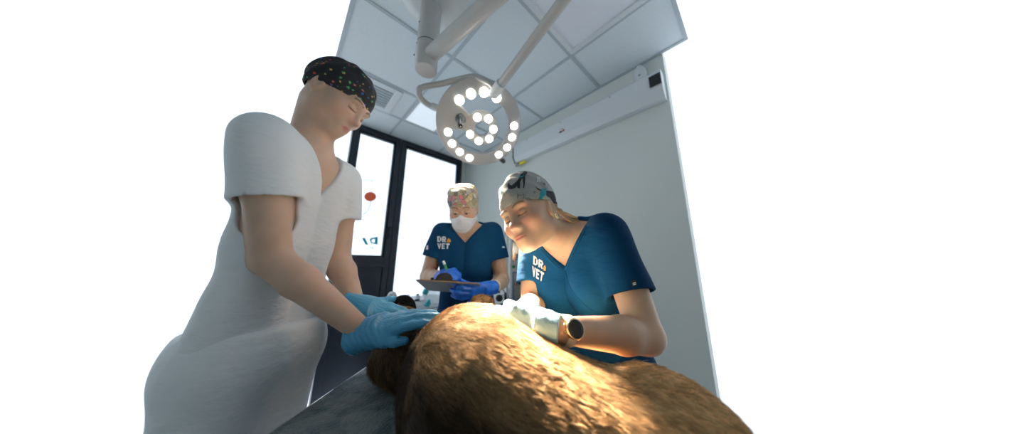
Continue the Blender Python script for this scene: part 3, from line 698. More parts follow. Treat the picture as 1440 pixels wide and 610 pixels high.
# the coat: fine strands lying back from the head to the tail
def make_fur(name, v, f, count, parent, length, flowf, radius, seed, region=None, colmul=1.0):
    r = np.random.default_rng(seed)
    tri = np.concatenate([f[:, [0,1,2]], f[:, [0,2,3]]]); A, B, C = v[tri[:,0]], v[tri[:,1]], v[tri[:,2]]
    nr = np.cross(B-A, C-A); ar = np.linalg.norm(nr, axis=1)/2
    cen = (A+B+C)/3; w = ar*(region(cen) if region is not None else 1); w = np.maximum(w, 0); w /= w.sum()
    t = r.choice(len(tri), count, p=w); a, b = r.random(count), r.random(count); s = a+b > 1; a[s], b[s] = 1-a[s], 1-b[s]
    P = A[t]+(B[t]-A[t])*a[:,None]+(C[t]-A[t])*b[:,None]
    g = np.stack([fdog((P+np.eye(3)[i]*.006).astype(np.float32))-fdog((P-np.eye(3)[i]*.006).astype(np.float32)) for i in range(3)], 1)
    n = g/np.maximum(np.linalg.norm(g, axis=1), 1e-9)[:,None]
    fl = flowf(P); fl = fl-n*(fl*n).sum(1)[:,None]; fl /= np.maximum(np.linalg.norm(fl, axis=1), 1e-6)[:,None]
    side = np.cross(n, fl)
    cl = fbm(P.astype(np.float32), 55, 11); cl2 = fbm(P.astype(np.float32), 110, 12)
    fl = fl+side*(.34*cl+.22*cl2+.16*r.normal(size=count))[:,None]; fl /= np.linalg.norm(fl, axis=1)[:,None]
    L = length*(.7+.6*r.random(count))*(1+.25*cl2); lift = .30+.10*cl+.12*r.normal(size=count)
    K = 5; tt = np.linspace(0, 1, K)
    pts = np.empty((count, K, 3), np.float32)
    for k, q in enumerate(tt):
        up = np.clip(lift, .10, .9)*(q-.42*q*q)
        pts[:,k] = P-n*.002+fl*(L*q*(.92))[:,None]+n*(L*up)[:,None]+np.array((0,0,-1))*(L*.12*q*q)[:,None]
    cu = bpy.data.hair_curves.new(name); cu.add_curves([K]*count)
    cu.attributes['position'].data.foreach_set('vector', pts.ravel())
    ra = cu.attributes.get('radius') or cu.attributes.new('radius', 'FLOAT', 'POINT')
    rad = np.tile(radius*np.array((1,.95,.85,.6,.12)), (count,1)).astype(np.float32); ra.data.foreach_set('value', rad.ravel())
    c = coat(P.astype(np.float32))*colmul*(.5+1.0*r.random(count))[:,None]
    ca = cu.attributes.new('tint', 'FLOAT_COLOR', 'CURVE'); cc = np.ones((count,4), np.float32); cc[:,:3] = c; ca.data.foreach_set('color', cc.ravel())
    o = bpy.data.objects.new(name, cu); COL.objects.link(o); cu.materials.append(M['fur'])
    o.parent = parent; o.matrix_parent_inverse = Matrix.Translation(-Vector(parent_origin(parent)))
    return o
def fur_mat():
    m = bpy.data.materials.new('dog_hair'); m.use_nodes = True; nt = m.node_tree; b = nt.nodes['Principled BSDF']
    a = nt.nodes.new('ShaderNodeAttribute'); a.attribute_name = 'tint'
    h = nt.nodes.new('ShaderNodeHairInfo'); mx = nt.nodes.new('ShaderNodeMix'); mx.data_type = 'RGBA'; mx.blend_type = 'MULTIPLY'
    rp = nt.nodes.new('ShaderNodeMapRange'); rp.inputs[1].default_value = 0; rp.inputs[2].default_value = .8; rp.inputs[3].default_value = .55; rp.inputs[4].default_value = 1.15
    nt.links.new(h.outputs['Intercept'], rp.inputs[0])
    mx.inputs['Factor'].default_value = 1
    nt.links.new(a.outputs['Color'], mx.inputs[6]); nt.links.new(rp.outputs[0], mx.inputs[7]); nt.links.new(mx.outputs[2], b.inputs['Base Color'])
    b.inputs['Roughness'].default_value = .7; b.inputs['Specular IOR Level'].default_value = .15
    return m
M['fur'] = fur_mat()
def flow(P):
    d = np.zeros_like(P); d[:,0] = 1; d[:,1] = -.35; d[:,2] = -.35
    front = P[:,0] < -.20; d[front] = (.7,-.75,-.25)
    low = np.clip((1.0-P[:,2])/.12, 0, 1); d[:,2] -= .55*low; 
    leg = (P[:,1] > .9); d[leg] = (.6,.5,.5)
    return d
def vis(c):    # denser where it is seen, thin underneath
    return np.where(c[:,2] < .83, .15, 1.0)*np.where((c[:,0] > .42) | (c[:,0] < -.34), .5, 1.0)*np.where(c[:,1] > .80, .5, 1.0)
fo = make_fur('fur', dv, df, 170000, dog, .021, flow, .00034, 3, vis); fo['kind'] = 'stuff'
tubeobj('leg_band', [at(672,431,.93), at(678,428,.92), at(685,430,.915), at(691,434,.91)], .006, 'plastic', dog)

# ================================================================== PEOPLE
def basis(x, y, z): return np.array([list(x), list(y), list(z)], np.float32)       # rows: local axes
def local(P, o, B): return (P-V3(o))@B.T
def fhead(P, o, B, nose=1.0):
    """a woman's head: x to her left, y forward, z up, origin between the ears"""
    Q = local(P, o, B); Qs = Q.copy(); Qs[:,0] = np.abs(Qs[:,0])
    d = union(.05, ell(Q, (0,-.012,.036), (.074,.096,.088)), ell(Q, (0,.030,-.026), (.060,.060,.074)))
    d = smin(d, rcone(Qs, (.045,.005,-.056), (.013,.066,-.088), .020, .015), .04)    # jaw
    d = smin(d, ell(Q, (0,.074,-.089), (.018,.014,.013)), .025)                       # chin
    d = smin(d, ell(Qs, (.046,.058,-.022), (.020,.020,.020)), .03)                     # cheek
    d = smin(d, ell(Qs, (.026,.080,.030), (.026,.010,.008)), .022)                     # brow
    d = smax(d, -ell(Qs, (.032,.098,.008), (.019,.017,.012)), .016)                    # eye socket
    d = smin(d, ell(Qs, (.031,.0785,.006), (.0145,.0105,.0105)), .005)                  # lids
    nb = union(.012, rcone(Q, (0,.086,.014), (0,.104,-.020), .0065, .0085), ell(Q, (0,.1085,-.0275), (.0098,.010,.009)), ell(Qs, (.0115,.096,-.031), (.0075,.009,.0072)))
    d = smin(d, nb, .012)
    d = smax(d, -ell(Qs, (.0062,.103,-.0375), (.0035,.0045,.003)), .003)
    d = smin(d, ell(Q, (0,.082,-.060), (.026,.014,.022)), .02)                         # muzzle
    d = smin(d, ell(Q, (0,.0935,-.0575), (.020,.0062,.0042)), .004); d = smin(d, ell(Q, (0,.0925,-.0665), (.017,.0068,.0050)), .004)
    d = smax(d, -rcone(Qs, (0,.1,-.0618), (.022,.091,-.0622), .0012, .0010), .003)
    ear = smax(ell(Qs, (.077,-.010,-.004), (.010,.019,.031)), -ell(Qs, (.087,-.006,.0), (.007,.011,.020)), .006)
    d = smin(d, ear, .008)
    return d
def tint_head(V, o, B, base, blush=1.0, brow=(.16,.095,.05), lash=1.3):
    Q = local(V, o, B); x = np.abs(Q[:,0]); y, z = Q[:,1], Q[:,2]
    c = np.tile(np.array(base), (len(V),1))
    def mixc(w, col):
        nonlocal c; w = np.clip(w, 0, 1)[:,None]; c = c*(1-w)+np.array(col)[None]*w
    front = y > .05
    mixc(.45*blush*np.exp(-((x-.045)/.020)**2-((z+.022)/.018)**2)*front, (.66,.27,.20))
    mixc(.35*blush*np.exp(-(x/.013)**2-((z+.030)/.012)**2)*(y > .09), (.66,.28,.21))
    lip = np.clip(1.6-((x/.022)**2+((z+.0620)/.0095)**2)*1.6, 0, 1)*(y > .082); mixc(lip*.75, (.52,.17,.15))
    bz = .030+.006*np.clip(1-((x-.034)/.02)**2, -1, 1); mixc(.9*np.clip(1.6-np.abs(z-bz)/.0030, 0, 1)*((x > .012) & (x < .052))*(y > .06), brow)
    lz = .0005-.002*(1-((x-.031)/.015)**2); mixc(lash*np.clip(1.6-np.abs(z-lz)/.0013, 0, 1)*(np.abs(x-.031) < .0155)*(y > .07), (.05,.03,.02))
    cz = .0135+.003*(1-((x-.031)/.017)**2); mixc(.45*np.clip(1.4-np.abs(z-cz)/.0012, 0, 1)*(np.abs(x-.031) < .016)*(y > .07), (.30,.16,.11))
    return c
def fhand(P, o, B, curl, side, spread=1.0, thumb=None, sc=1.0, fat=1.0):
    """y to the fingers, x to the thumb side, z out of the back of the hand"""
    Q = local(P, o, B)/sc
    K = [(.027,.088,.000), (.0085,.092,.003), (-.0100,.087,.001), (-.0270,.078,-.004)]
    LN = [(.044,.026,.021), (.048,.030,.022), (.044,.028,.021), (.034,.021,.019)]
    R0 = [.0098,.0100,.0094,.0085]
    palm = union(.016, *[rcone(Q, (k[0]*.62, .012, 0), k, .0155, .0125) for k in K])
    palm = smin(palm, rcone(Q, (.022,.022,-.008), (.030,.052,-.012), .018, .014), .015)
    d = palm
    for i in range(4):
        cu = curl[i] if isinstance(curl[0], (list, tuple)) else curl
        a = 0; p = np.array(K[i]); pts = [p]; ax = (i-1.4)*-.07*spread
        for L, t in zip(LN[i], cu):
            a += math.radians(t); p = p+L*np.array((math.sin(-ax)*-1*math.cos(a) if False else math.sin(ax)*math.cos(a), math.cos(ax)*math.cos(a), -math.sin(a))); pts.append(p)
        r = R0[i]*fat; d = smin(d, chain(Q, pts, [r*1.05, r, r*.92, r*.80], .004), .006)
    th = thumb or [(.026,.028,-.008), (.044,.052,-.016), (.050,.082,-.022), (.049,.106,-.028)]
    d = smin(d, chain(Q, th, [.0150, .0120, .0108, .0088], .006), .010)
    return d*sc
def limb(P, pts, rs): return chain(P, pts, rs, .012)

class Person:
    def __init__(s, name, label, head_o, left, fwd, shR, shL, neck, pelvis, elR, elL, wrR, wrL, hem=.62, V=-.13, vslope=.5, bust=1.0, h=.003, skin=(.60,.40,.30), width=1.0, sleeve=1.0, arm=1.0, foot=None):
        s.__dict__.update({k: v for k, v in locals().items() if k != 's'})
        F = Vector(fwd).normalized(); L = Vector(left); L = (L-F*L.dot(F)).normalized(); U = F.cross(L)
        s.HB = basis(L, F, U); s.F, s.L, s.U = F, L, U; s.head_o = Vector(head_o)
        shR, shL, neck, pelvis = map(Vector, (shR, shL, neck, pelvis)); s.mid = (shR+shL)/2
        u = (s.mid-pelvis).normalized(); r = (shR-shL); r = (r-u*r.dot(u)).normalized(); f = u.cross(r)
        s.TB = basis(r, f, u); s.r, s.f, s.u = r, f, u; s.T = (s.mid-pelvis).length
        s.root = thing('person', label, 'person', (pelvis.x, pelvis.y, 0))
        s.arms = [(shR, Vector(elR), Vector(wrR)), (shL, Vector(elL), Vector(wrL))]
        s.legs = None
    def ftorso(s, P, off=0):
        Q = local(P, s.mid, s.TB); Qa = Q.copy(); Qa[:,0] = np.abs(Qa[:,0]); w = s.width
        E = Qa.copy(); E[:,1] *= 1.35; T = s.T
        d = union(.06, rcone(E, (.062*w,0,-.075), (.050*w,0,-.27), .100*w, .086*w), rcone(E, (.050*w,0,-.27), (.068*w,.0,-T+.02), .086*w, .108*w))
        d = smin(d, rcone(Qa, (0,-.01,-.012), (.135*w,-.005,-.022), .055, .050), .05)
        d = smin(d, rcone(Qa, (0,-.015,.035), (.12*w,-.005,-.005), .045, .038), .05)
        if s.bust: d = smin(d, ell(Qa, (.066*w,.066+.012*s.bust,-.170), (.068,.040+.012*s.bust,.070)), .07)
        return d*.9-off
    def fneck(s, P):
        base = s.mid+s.u*.005-s.f*.012; top = s.head_o-s.F*.028-s.U*.045
        return rcone(P, base, top, .062, .053)
    def fbody(s, P):
        d = smin(fhead(P, s.head_o, s.HB), s.fneck(P), .025)
        d = smin(d, s.ftorso(P, -.004), .035)
        a = s.arm
        for (S0, E, W) in s.arms:
            ax = limb(P, [S0, S0.lerp(E, .45), E, E.lerp(W, .28), W], [.050*a, .047*a, .041*a, .043*a, .0265*a])
            d = smin(d, ax, .025)
        return smax(d, (s.mid-s.u*.30).z-.05-P[:,2] if False else -plane(P, s.mid-s.u*.34, s.u)*np.where(np.abs(local(P, s.mid, s.TB)[:,0]) < .19, 1, -1)*0-9, .01) if False else d
    def fshirt(s, P):
        Q = local(P, s.mid, s.TB); q0 = np.abs(Q[:,0])
        d = s.ftorso(P, .008)
        d = smax(d, -(Q[:,2]+s.T+.03), .01)
        d = d+wrinkle(P, .0035, s.folds)*np.clip((-.02-Q[:,2])/.1, 0, 1)
        for (S0, E, W) in s.arms:
            c = S0.lerp(E, s.hem); e = (E-S0).normalized()
            sl = rcone(P, S0+(S0-s.mid).normalized()*-.01, c+e*.05, .064*s.sleeve, .067*s.sleeve)+wrinkle(P, .003, s.folds[::-1])
            sl = smax(sl, plane(P, c, e), .004)
            hol = smax(rcone(P, S0, c+e*.05, .048*s.sleeve, .057*s.sleeve), -plane(P, c-e*.05, e), .004)
            d = smin(d, sl, .03); d = smax(d, -hol, .003)
        th = math.atan(s.vslope); vx = q0*math.cos(th)-(Q[:,2]-s.V)*math.sin(th)
        vc = smax(vx, -.005-Q[:,1], .02)
        d = smax(d, -vc, .004)
        nk = s.mid+s.u*.0; tp = s.mid+s.u*.2+s.f*.03
        d = smax(d, -rcone(P, nk, tp, .058, .085), .006)
        return d
    def build(s, shirt_mat='scrub'):
        P_ = [s.mid, s.head_o]+[p for a in s.arms for p in a]
        lo = np.min([list(p) for p in P_], 0)-.16; hi = np.max([list(p) for p in P_], 0)+.17; lo[2] = min(lo[2], s.mid.z-s.T-.1)
        cut = s.mid-s.u*(s.T-.02)
        def fb(P):
            d = s.fbody(P); q = local(P, s.mid, s.TB)
            return d
        v, f = sdf_mesh(fb, lo, hi, s.h); s.bv = bvh_of(v, f); s.v = v
        Q = local(v, s.head_o, s.HB); c = np.tile(np.array(s.skin), (len(v),1))
        hd = np.linalg.norm(Q, axis=1) < .16; c[hd] = tint_head(v[hd], s.head_o, s.HB, s.skin, s.blush, s.brow)
        n = fbm(v.astype(np.float32), 45, 21); c = c*(1+.06*n)[:,None]
        s.body = from_np('body', v, f, 'skin', s.root, tint=np.clip(c, 0, 1))
        lo = np.min([list(p) for p in [s.mid-s.u*s.T, s.mid]+[a[0].lerp(a[1], s.hem) for a in s.arms]+[a[0] for a in s.arms]], 0)-.19
        hi = np.max([list(p) for p in [s.mid-s.u*s.T, s.mid]+[a[0].lerp(a[1], s.hem) for a in s.arms]+[a[0] for a in s.arms]], 0)+.19
        v, f = sdf_mesh(s.fshirt, lo, hi, s.h*1.15); s.sv = bvh_of(v, f)
        s.shirt = from_np('scrub_top', v, f, shirt_mat, s.root)
        # trousers and shoes
        p = s.mid-s.u*(s.T-.03); ft = s.foot or (p.x, p.y)
        kn = Vector((ft[0], ft[1], .48))+s.f*.04; lr = Vector((s.r.x, s.r.y, 0)).normalized(); fr = Vector((s.f.x, s.f.y, 0)).normalized()
        def ftr(P):
            d = rcone(P, p+lr*.05, p-lr*.05, .125, .125)
            for sg in (1,-1): d = smin(d, chain(P, [p+lr*.075*sg-Vector((0,0,.05)), kn+lr*.09*sg, Vector((ft[0], ft[1], .07))+lr*.10*sg], [.100,.070,.065], .02), .05)
            return smax(smax(d, .05-P[:,2], .01), P[:,2]-(p.z+.06), .01)
        lo = np.array((min(p.x, ft[0])-.26, min(p.y, ft[1])-.26, .0)); hi = np.array((max(p.x, ft[0])+.26, max(p.y, ft[1])+.26, p.z+.12))
        v, f = sdf_mesh(ftr, lo, hi, .011); from_np('trousers', v, f, shirt_mat, s.root)
        for sg in (1,-1):
            c = Vector((ft[0], ft[1], 0))+lr*.10*sg
            def fsh(P): return smax(union(.04, rcone(P, c+Vector((0,0,.045)), c+fr*.14+Vector((0,0,.03)), .045, .036)), .001-P[:,2], .006)
            v, f = sdf_mesh(fsh, (c.x-.22, c.y-.22, -.01), (c.x+.22, c.y+.22, .11), .008); from_np('shoe', v, f, 'plastic', s.root)
    def cap(s, m, rim, tall=0, box=0, tint=None, tail=True, pad=.011, back=None):
        """rim: (front height, back height) of the hat's lower edge in head coordinates"""
        def fc(P):
            Q = local(P, s.head_o, s.HB)
            d = ell(Q, (0,-.014,.040+tall*.4), (.076+pad, .098+pad, .089+pad+tall))
            if box:
                e = Q.copy(); e[:,2] -= .085
                d = smin(d, smax(np.sqrt((Q[:,0]/.92)**2+((Q[:,1]+.014)/1.12)**2)-.084, np.abs(Q[:,2]-.085)-.052, .05), .03)
            d = d+.0022*np.sin(Q[:,0]*95+Q[:,2]*60+2*np.sin(Q[:,1]*40))*np.clip((Q[:,2]-.05)/.05, 0, 1)+.0015*np.sin(Q[:,1]*120-Q[:,2]*80)
            t = np.clip((Q[:,1]+.11)/.2, 0, 1); z0 = rim[1]+(rim[0]-rim[1])*t
            band = np.exp(-((Q[:,2]-z0-.028)/.0022)**2)*.0014
            inner = ell(Q, (0,-.014,.038), (.0745+pad*.55, .0965+pad*.55, .088+pad*.6))
            d = smax(d+band, z0-Q[:,2], .004)
            return smax(d, -smax(inner, Q[:,2]-z0-.02, .004), .002)
        o = s.head_o+s.U*.05; lo = np.array(o)-.19; hi = np.array(o)+.19
        v, f = sdf_mesh(fc, lo, hi, .003); s.cv = bvh_of(v, f)
        s.capo = from_np('surgical_cap', v, f, m, s.root, tint=tint(local(v, s.head_o, s.HB)) if tint else None); return s.capo
    def seam(s, name, pts_ac, r=.0028, which=None, off=.001, flat=1.0):
        """a raised hem or seam pressed onto the top; points in torso coordinates (a,c)"""
        out = []
        for (a, c) in pts_ac:
            o = s.mid+s.r*a+s.u*c+s.f*.4; hit, n, _, _ = s.sv.ray_cast(o, -s.f)
            if hit is not None: out.append(hit+s.f*off)
        if len(out) > 2:
            o = tubeobj(name, out, r, 'scrub', s.shirt, 8, 3); return o
    def glove(s, name, m, fn, lo, hi, h=.0022, label=None):
        v, f = sdf_mesh(fn, lo, hi, h); o = from_np(name, v, f, m, s.root); 
        return o
def vband(s, w=.012):
    pts = []
    n = 16; top = .03
    L = [(-s.vslope*(c-s.V)-w, c) for c in np.linspace(top, s.V, n)]; R = [(s.vslope*(c-s.V)+w, c) for c in np.linspace(s.V-.0, top, n)]
    s.seam('neckband', L, .0035); s.seam('neckband', R, .0035)
def bbox(pts, pad):
    a = np.array([list(p) for p in pts]); return a.min(0)-pad, a.max(0)+pad
def hand_basis(y, z, left):
    """fingers along y, back of the hand along z; left hand: thumb at +x = y cross z mirrored"""
    y = Vector(y).normalized(); z = Vector(z); z = (z-y*z.dot(y)).normalized(); x = y.cross(z)
    if left: x = -x
    return basis(x, y, z)

# ---------------- the vet bending over the dog
R = Person('vet', 'woman in blue scrubs and grey dog print cap bending over the dog', at(747,305,.775), (.73,.41*CT-.55*ST*1,0), (-.60,-.76,-.22),
    shR=(.085,.985,1.285), shL=(.322,.765,1.315), neck=(.20,.865,1.35), pelvis=(.345,.98,.84),
    elR=(.078,.925,1.058), elL=(.350,.665,1.022), wrR=(.034,.715,1.064), wrL=(.105,.585,1.058), hem=.65, V=-.085, vslope=.8, h=.0028, skin=(.60,.375,.25), arm=1.06)
# her left in the world, from the eye line
Lc = Vector((.73,.41,.55)); Lw = Vector((Lc.x, -Lc.y*ST-Lc.z*CT, Lc.y*CT-Lc.z*ST))
Fw = Vector((-.64,-.735,-.20)).normalized(); Lw = (Lw-Fw*Lw.dot(Fw)).normalized()
R.F, R.L, R.U = Fw, Lw, Fw.cross(Lw); R.HB = basis(R.L, R.F, R.U)
R.folds = [(30,-22,14,0),(-18,25,38,1),(44,10,-20,2.2),(12,14,60,.6)]
R.blush, R.brow = 1.2, (.24,.13,.07)
R.build()
R.cap('capgrey', (.040,-.004), tall=.016)
def px(P0, sc, pts): return [(P0[0]+x/sc, P0[1]+y/sc) for x, y in pts]
c6 = lambda pts: px((700,230), 7.62, pts)
sub = R.capo
def prints(name, polys, bvh, m, parent, off=.0012):
    for p in polys: conform(name, [p], bvh, m, parent, off)
prints('dog_print', [c6([(108,270),(150,276),(190,262),(205,240),(212,262),(238,268),(240,200),(262,160),(275,225),(270,262),(283,262),(294,170),(292,130),(318,105),(312,90),(285,82),(268,100),(245,118),(232,150),(205,190),(150,235),(125,225),(128,205),(110,215)])], R.cv, 'ink', sub)
conform('bow_print', [c6([(230,132),(252,138),(282,124),(280,140),(254,152),(232,150)])], R.cv, 'teal', sub, .0016)
prints('dog_print', [c6([(398,232),(420,262),(455,278),(470,300),(520,300),(590,300),(640,380),(634,430),(600,425),(596,370),(560,372),(520,345),(510,300),(455,290),(420,275)]), c6([(618,265),(640,262),(662,300),(650,330),(628,310)])], R.cv, 'ink', sub)
conform('scarf_print', [c6([(470,268),(520,268),(515,320),(505,340),(478,360),(470,405),(425,398),(430,375),(452,352),(455,320)])], R.cv, 'teal', sub, .0016)
prints('dog_print', [c6([(415,62),(440,48),(490,80),(495,100),(460,108),(452,130),(412,128),(408,90)])], R.cv, 'cream', sub)
prints('dog_print', [c6([(418,146),(432,142),(432,180),(440,200),(416,200),(414,190),(424,182)]), c6([(436,150),(446,150),(456,200),(446,206)]), c6([(500,102),(540,120),(570,150),(585,185),(592,240),(582,245),(574,190),(552,225),(542,222),(552,180),(530,140),(500,120)])], R.cv, 'paleink', sub)
prints('cat_print', [c6([(208,325),(216,322),(228,338),(254,338),(275,320),(280,324),(283,375),(277,375),(274,330),(256,345),(226,345),(214,331),(213,378),(207,378)]), c6([(295,372),(312,366),(330,366),(350,374),(362,384),(350,384),(330,372),(312,372),(298,380)])], R.cv, 'greyink', sub)
prints('paw_print', [c6([(380,308),(390,300),(402,308),(400,320),(388,322)]), c6([(374,302),(380,298),(382,305),(377,308)]), c6([(388,294),(394,294),(394,299),(388,299)]), c6([(402,298),(407,301),(405,307),(401,305)]), c6([(487,215),(498,208),(508,216),(504,228),(490,228)]), c6([(482,208),(487,206),(488,212),(483,214)]), c6([(496,200),(502,200),(501,206),(496,206)])], R.cv, 'greyink', sub)
prints('dog_print', [c6([(18,300),(36,270),(44,290),(34,330),(20,345)])], R.cv, 'teal', sub)
prints('dog_print', [c6([(165,105),(195,88),(215,78),(205,95),(180,112)]), c6([(70,150),(90,128),(100,130),(82,155)])], R.cv, 'brown', sub)
prints('dog_print', [c6([(340,62),(375,50),(400,48),(385,70),(360,76)])], R.cv, 'ink', sub)
# knot and ponytail
kn = R.head_o-R.F*.106-R.U*.008+R.L*.012
def fkn(P):
    d = union(.006, ell(P, kn, (.014,.014,.012)), rcone(P, kn, kn-R.F*.035+R.U*.010+R.L*.02, .010, .012), rcone(P, kn, kn-R.F*.035-R.U*.018+R.L*.012, .009, .010))
    return d+wrinkle(P, .002, [(120,90,40,0),(60,-140,80,1)])
v, f = sdf_mesh(fkn, np.array(kn)-.07, np.array(kn)+.07, .0022); from_np('cap_knot', v, f, 'capgrey', R.capo)
bm = bmesh.new(); rr = random.Random(4)
for k in range(34):
    u = rr.random(); j = lambda a: Vector((rr.uniform(-a,a), rr.uniform(-a,a), rr.uniform(-a,a)))
    add_tube(bm, [at(779+4*u, 290+7*u, .795)+j(.003), at(786+3*u, 294+9*u, .80)+j(.004), at(796+4*u, 300+10*u, .815)+j(.005), at(808+10*u, 307+11*u, .835)+j(.008)], lambda t: .0042*(1-.6*t), 6, 5)
from_bm('hair', bm, 'hair', R.root, smooth=True)
er = R.head_o+R.L*.083-R.F*.006-R.U*.033
bm = bmesh.new(); add_tube(bm, [er+R.U*.006, er+R.F*.006+R.U*.001, er+R.F*.004-R.U*.008, er-R.F*.004-R.U*.008, er-R.F*.005+R.U*.001, er+R.U*.006], .0022, 10, 5); from_bm('earring', bm, 'gold', R.root, smooth=True)
vband(R)
R.seam('wrap_seam', [(-.0035-.0098*i, R.V-.006-.0135*i) for i in range(11)], .0022)
conform('logo_lettering', word('DR', (750,358.9), (765.2,368.3), (764.2,378.8), (749.4,371))+word('VET', (748.3,373.6), (766,384), (763.5,396.6), (748.4,387.8)), R.sv, 'letter', R.shirt, .0015)
conform('logo_house', [[(764.6,375.6),(766.4,372.6),(768,376.2),(767.4,381),(764.4,380)]], R.sv, 'orange', R.shirt, .0016)
conform('sleeve_label', [[(886.5,394.5),(894.5,393),(896,402),(888,404)]], R.sv, 'ink', R.shirt, .0012)
conform('sleeve_mark', [[(889.5,398.2),(893.5,396.6),(894,397.8),(890,399.2)], [(889.8,400.2),(894,398.6),(894.2,400),(890.2,401.4)]], R.sv, 'letter', R.shirt, .002)
# her left hand, closed on the dog's flank; her right hand behind it
WL = Vector(R.wrL); hd = (Vector((-.045,.632,1.078))-WL).normalized()
HBl = hand_basis(hd, (-.12,-.95,.14), True)
curlL = [(14,30,22), (22,34,24), (30,36,24), (36,38,24)]
def cuff(P, W, d, r0, r1, L): return smax(smax(rcone(P, W-d*L, W+d*.03, r0, r1), -plane(P, W-d*L, d), .003), plane(P, W+d*.03, d), .003)
oL = WL+hd*.018
def fgl(P):
    d = fhand(P, oL, HBl, curlL, 1, 1.0, sc=1.10, fat=1.2)
    d = smin(d, cuff(P, WL+hd*.018, hd, .0340, .0310, .022), .02)
    return d-.0012+wrinkle(P, .0008, [(320,40,60,0),(250,-60,30,1)])
v, f = sdf_mesh(fgl, *bbox([WL, WL+hd*.2], .085), .0022); from_np('glove', v, f, 'glove_pale', R.root)
WR = Vector(R.wrR); er_ = (WR-Vector(R.elR)).normalized(); hr = (Vector((-.050,.665,1.062))-WR).normalized()
HBr = hand_basis(hr, (.1,-.35,.9), False)
def fgr(P):
    d = fhand(P, WR+hr*.01, HBr, [(20,30,20)]*4, 1, 1.0, sc=.98, fat=1.15); d = smin(d, cuff(P, WR+er_*.012, er_, .043, .034, .09), .02)
    return d-.0012
v, f = sdf_mesh(fgr, *bbox([WR, WR+hr*.2], .085), .0024); from_np('glove', v, f, 'glove_pale', R.root)
# watch
EL = Vector(R.elL); wd = (WL-EL).normalized(); wp = WL-wd*.022
wn = Vector((-.06,-.90,.30)); wn = (wn-wd*wn.dot(wd)).normalized(); wt = wd.cross(wn)
wat = bpy.data.objects.new('wrist_watch', None)
wr = .0312
bm = bmesh.new(); ring = []
for k in range(48):
    a = 2*PI*k/48; n = wn*math.cos(a)+wt*math.sin(a)
    ring.append([bm.verts.new(wp+n*(wr+dr)+wd*dw) for dr, dw in ((0,-.010),(.0035,-.010),(.0035,.010),(0,.010))])
for k in range(48):
    for j in range(4): bm.faces.new((ring[k][j], ring[k][(j+1)%4], ring[(k+1)%48][(j+1)%4], ring[(k+1)%48][j]))
ws = from_bm('watch_strap', bm, 'strap', R.root, bevel=.001)
bm = bmesh.new(); lathe(bm, wp+wn*(wr+.001), wn, [(.0190,0),(.0215,.002),(.0222,.008),(.0210,.0105),(.0198,.0112)], 48); wc = from_bm('watch_case', bm, 'gold', R.root, smooth=True)
bm = bmesh.new(); lathe(bm, wp+wn*(wr+.0115), wn, [(.0196,0),(.0194,.0010),(.012,.0014)], 48); from_bm('watch_face', bm, 'ink', wc, smooth=True)
for sg in (1,-1): cylobj('watch_crown', wp+wn*(wr+.006)+(-wd*.5+wt*.45*sg).normalized()*.0*sg+wd*.021+wt*.006*sg, wp+wn*(wr+.006)+wd*.0265+wt*.008*sg, .0028, 'gold', wc, bevel=.0005, seg=14)
bm = bmesh.new(); bk = wp-wn*(wr+.002)+wt*.012*0
add_tube(bm, [bk-wd*.010+wt*.010, bk-wd*.010-wt*.010, bk+wd*.010-wt*.010, bk+wd*.010+wt*.010, bk-wd*.010+wt*.010], .0018, 8, 3); from_bm('watch_buckle', bm, 'gold', ws, smooth=True)

# ---------------- the assistant with the clipboard
L_ = Person('assistant', 'woman in dark scrubs, cartoon print cap and white mask writing on a clipboard', at(652,294,1.385), (1,.0,.02), (.02,-.86,-.50),
    shR=(-.428,1.40,1.395), shL=(-.108,1.40,1.40), neck=(-.27,1.42,1.44), pelvis=(-.265,1.47,.88),
    elR=(-.488,1.40,1.145), elL=(-.058,1.42,1.125), wrR=(-.365,1.26,1.150), wrL=(-.098,1.225,1.098), hem=.56, V=-.055, vslope=.9, h=.0042, skin=(.54,.345,.24), width=.96, bust=.3)
L_.folds = [(20,-22,24,0),(-28,25,38,1),(44,10,-20,2.2),(12,14,50,.6)]; L_.blush, L_.brow = .6, (.06,.035,.02)
L_.build()
def captint(Q):
    c = np.tile(np.array((.42,.38,.26)), (len(Q),1)); r = np.random.default_rng(5)
    pal = [(.62,.60,.56),(.13,.13,.15),(.55,.42,.20),(.55,.17,.22),(.50,.45,.30),(.36,.36,.38),(.66,.64,.60),(.30,.28,.16),(.52,.24,.30),(.20,.21,.24),(.6,.5,.3)]
    for k in range(170):
        a = r.uniform(0, 2*PI); z = r.uniform(.03,.16); p = np.array((.085*math.sin(a), -.014+.107*math.cos(a), z)); rd = r.uniform(.010,.019)
        if z > .135: p[:2] *= r.uniform(.2,1)
        d = np.sqrt(((Q-p)**2).sum(1)); m = d < rd; c[m] = pal[k % len(pal)]
        ed = (d >= rd) & (d < rd+.0016); c[ed] = (.05,.05,.05)
        for sx in (-.35,.35):
            e = p+np.array((math.cos(a), -math.sin(a), 0))*rd*sx+np.array((0,0,.1*rd)); c[np.sqrt(((Q-e)**2).sum(1)) < .0024] = (.03,.03,.03)
    return c
L_.cap('capcol', (.030,-.030), tall=.0, box=1, tint=captint, pad=.010)
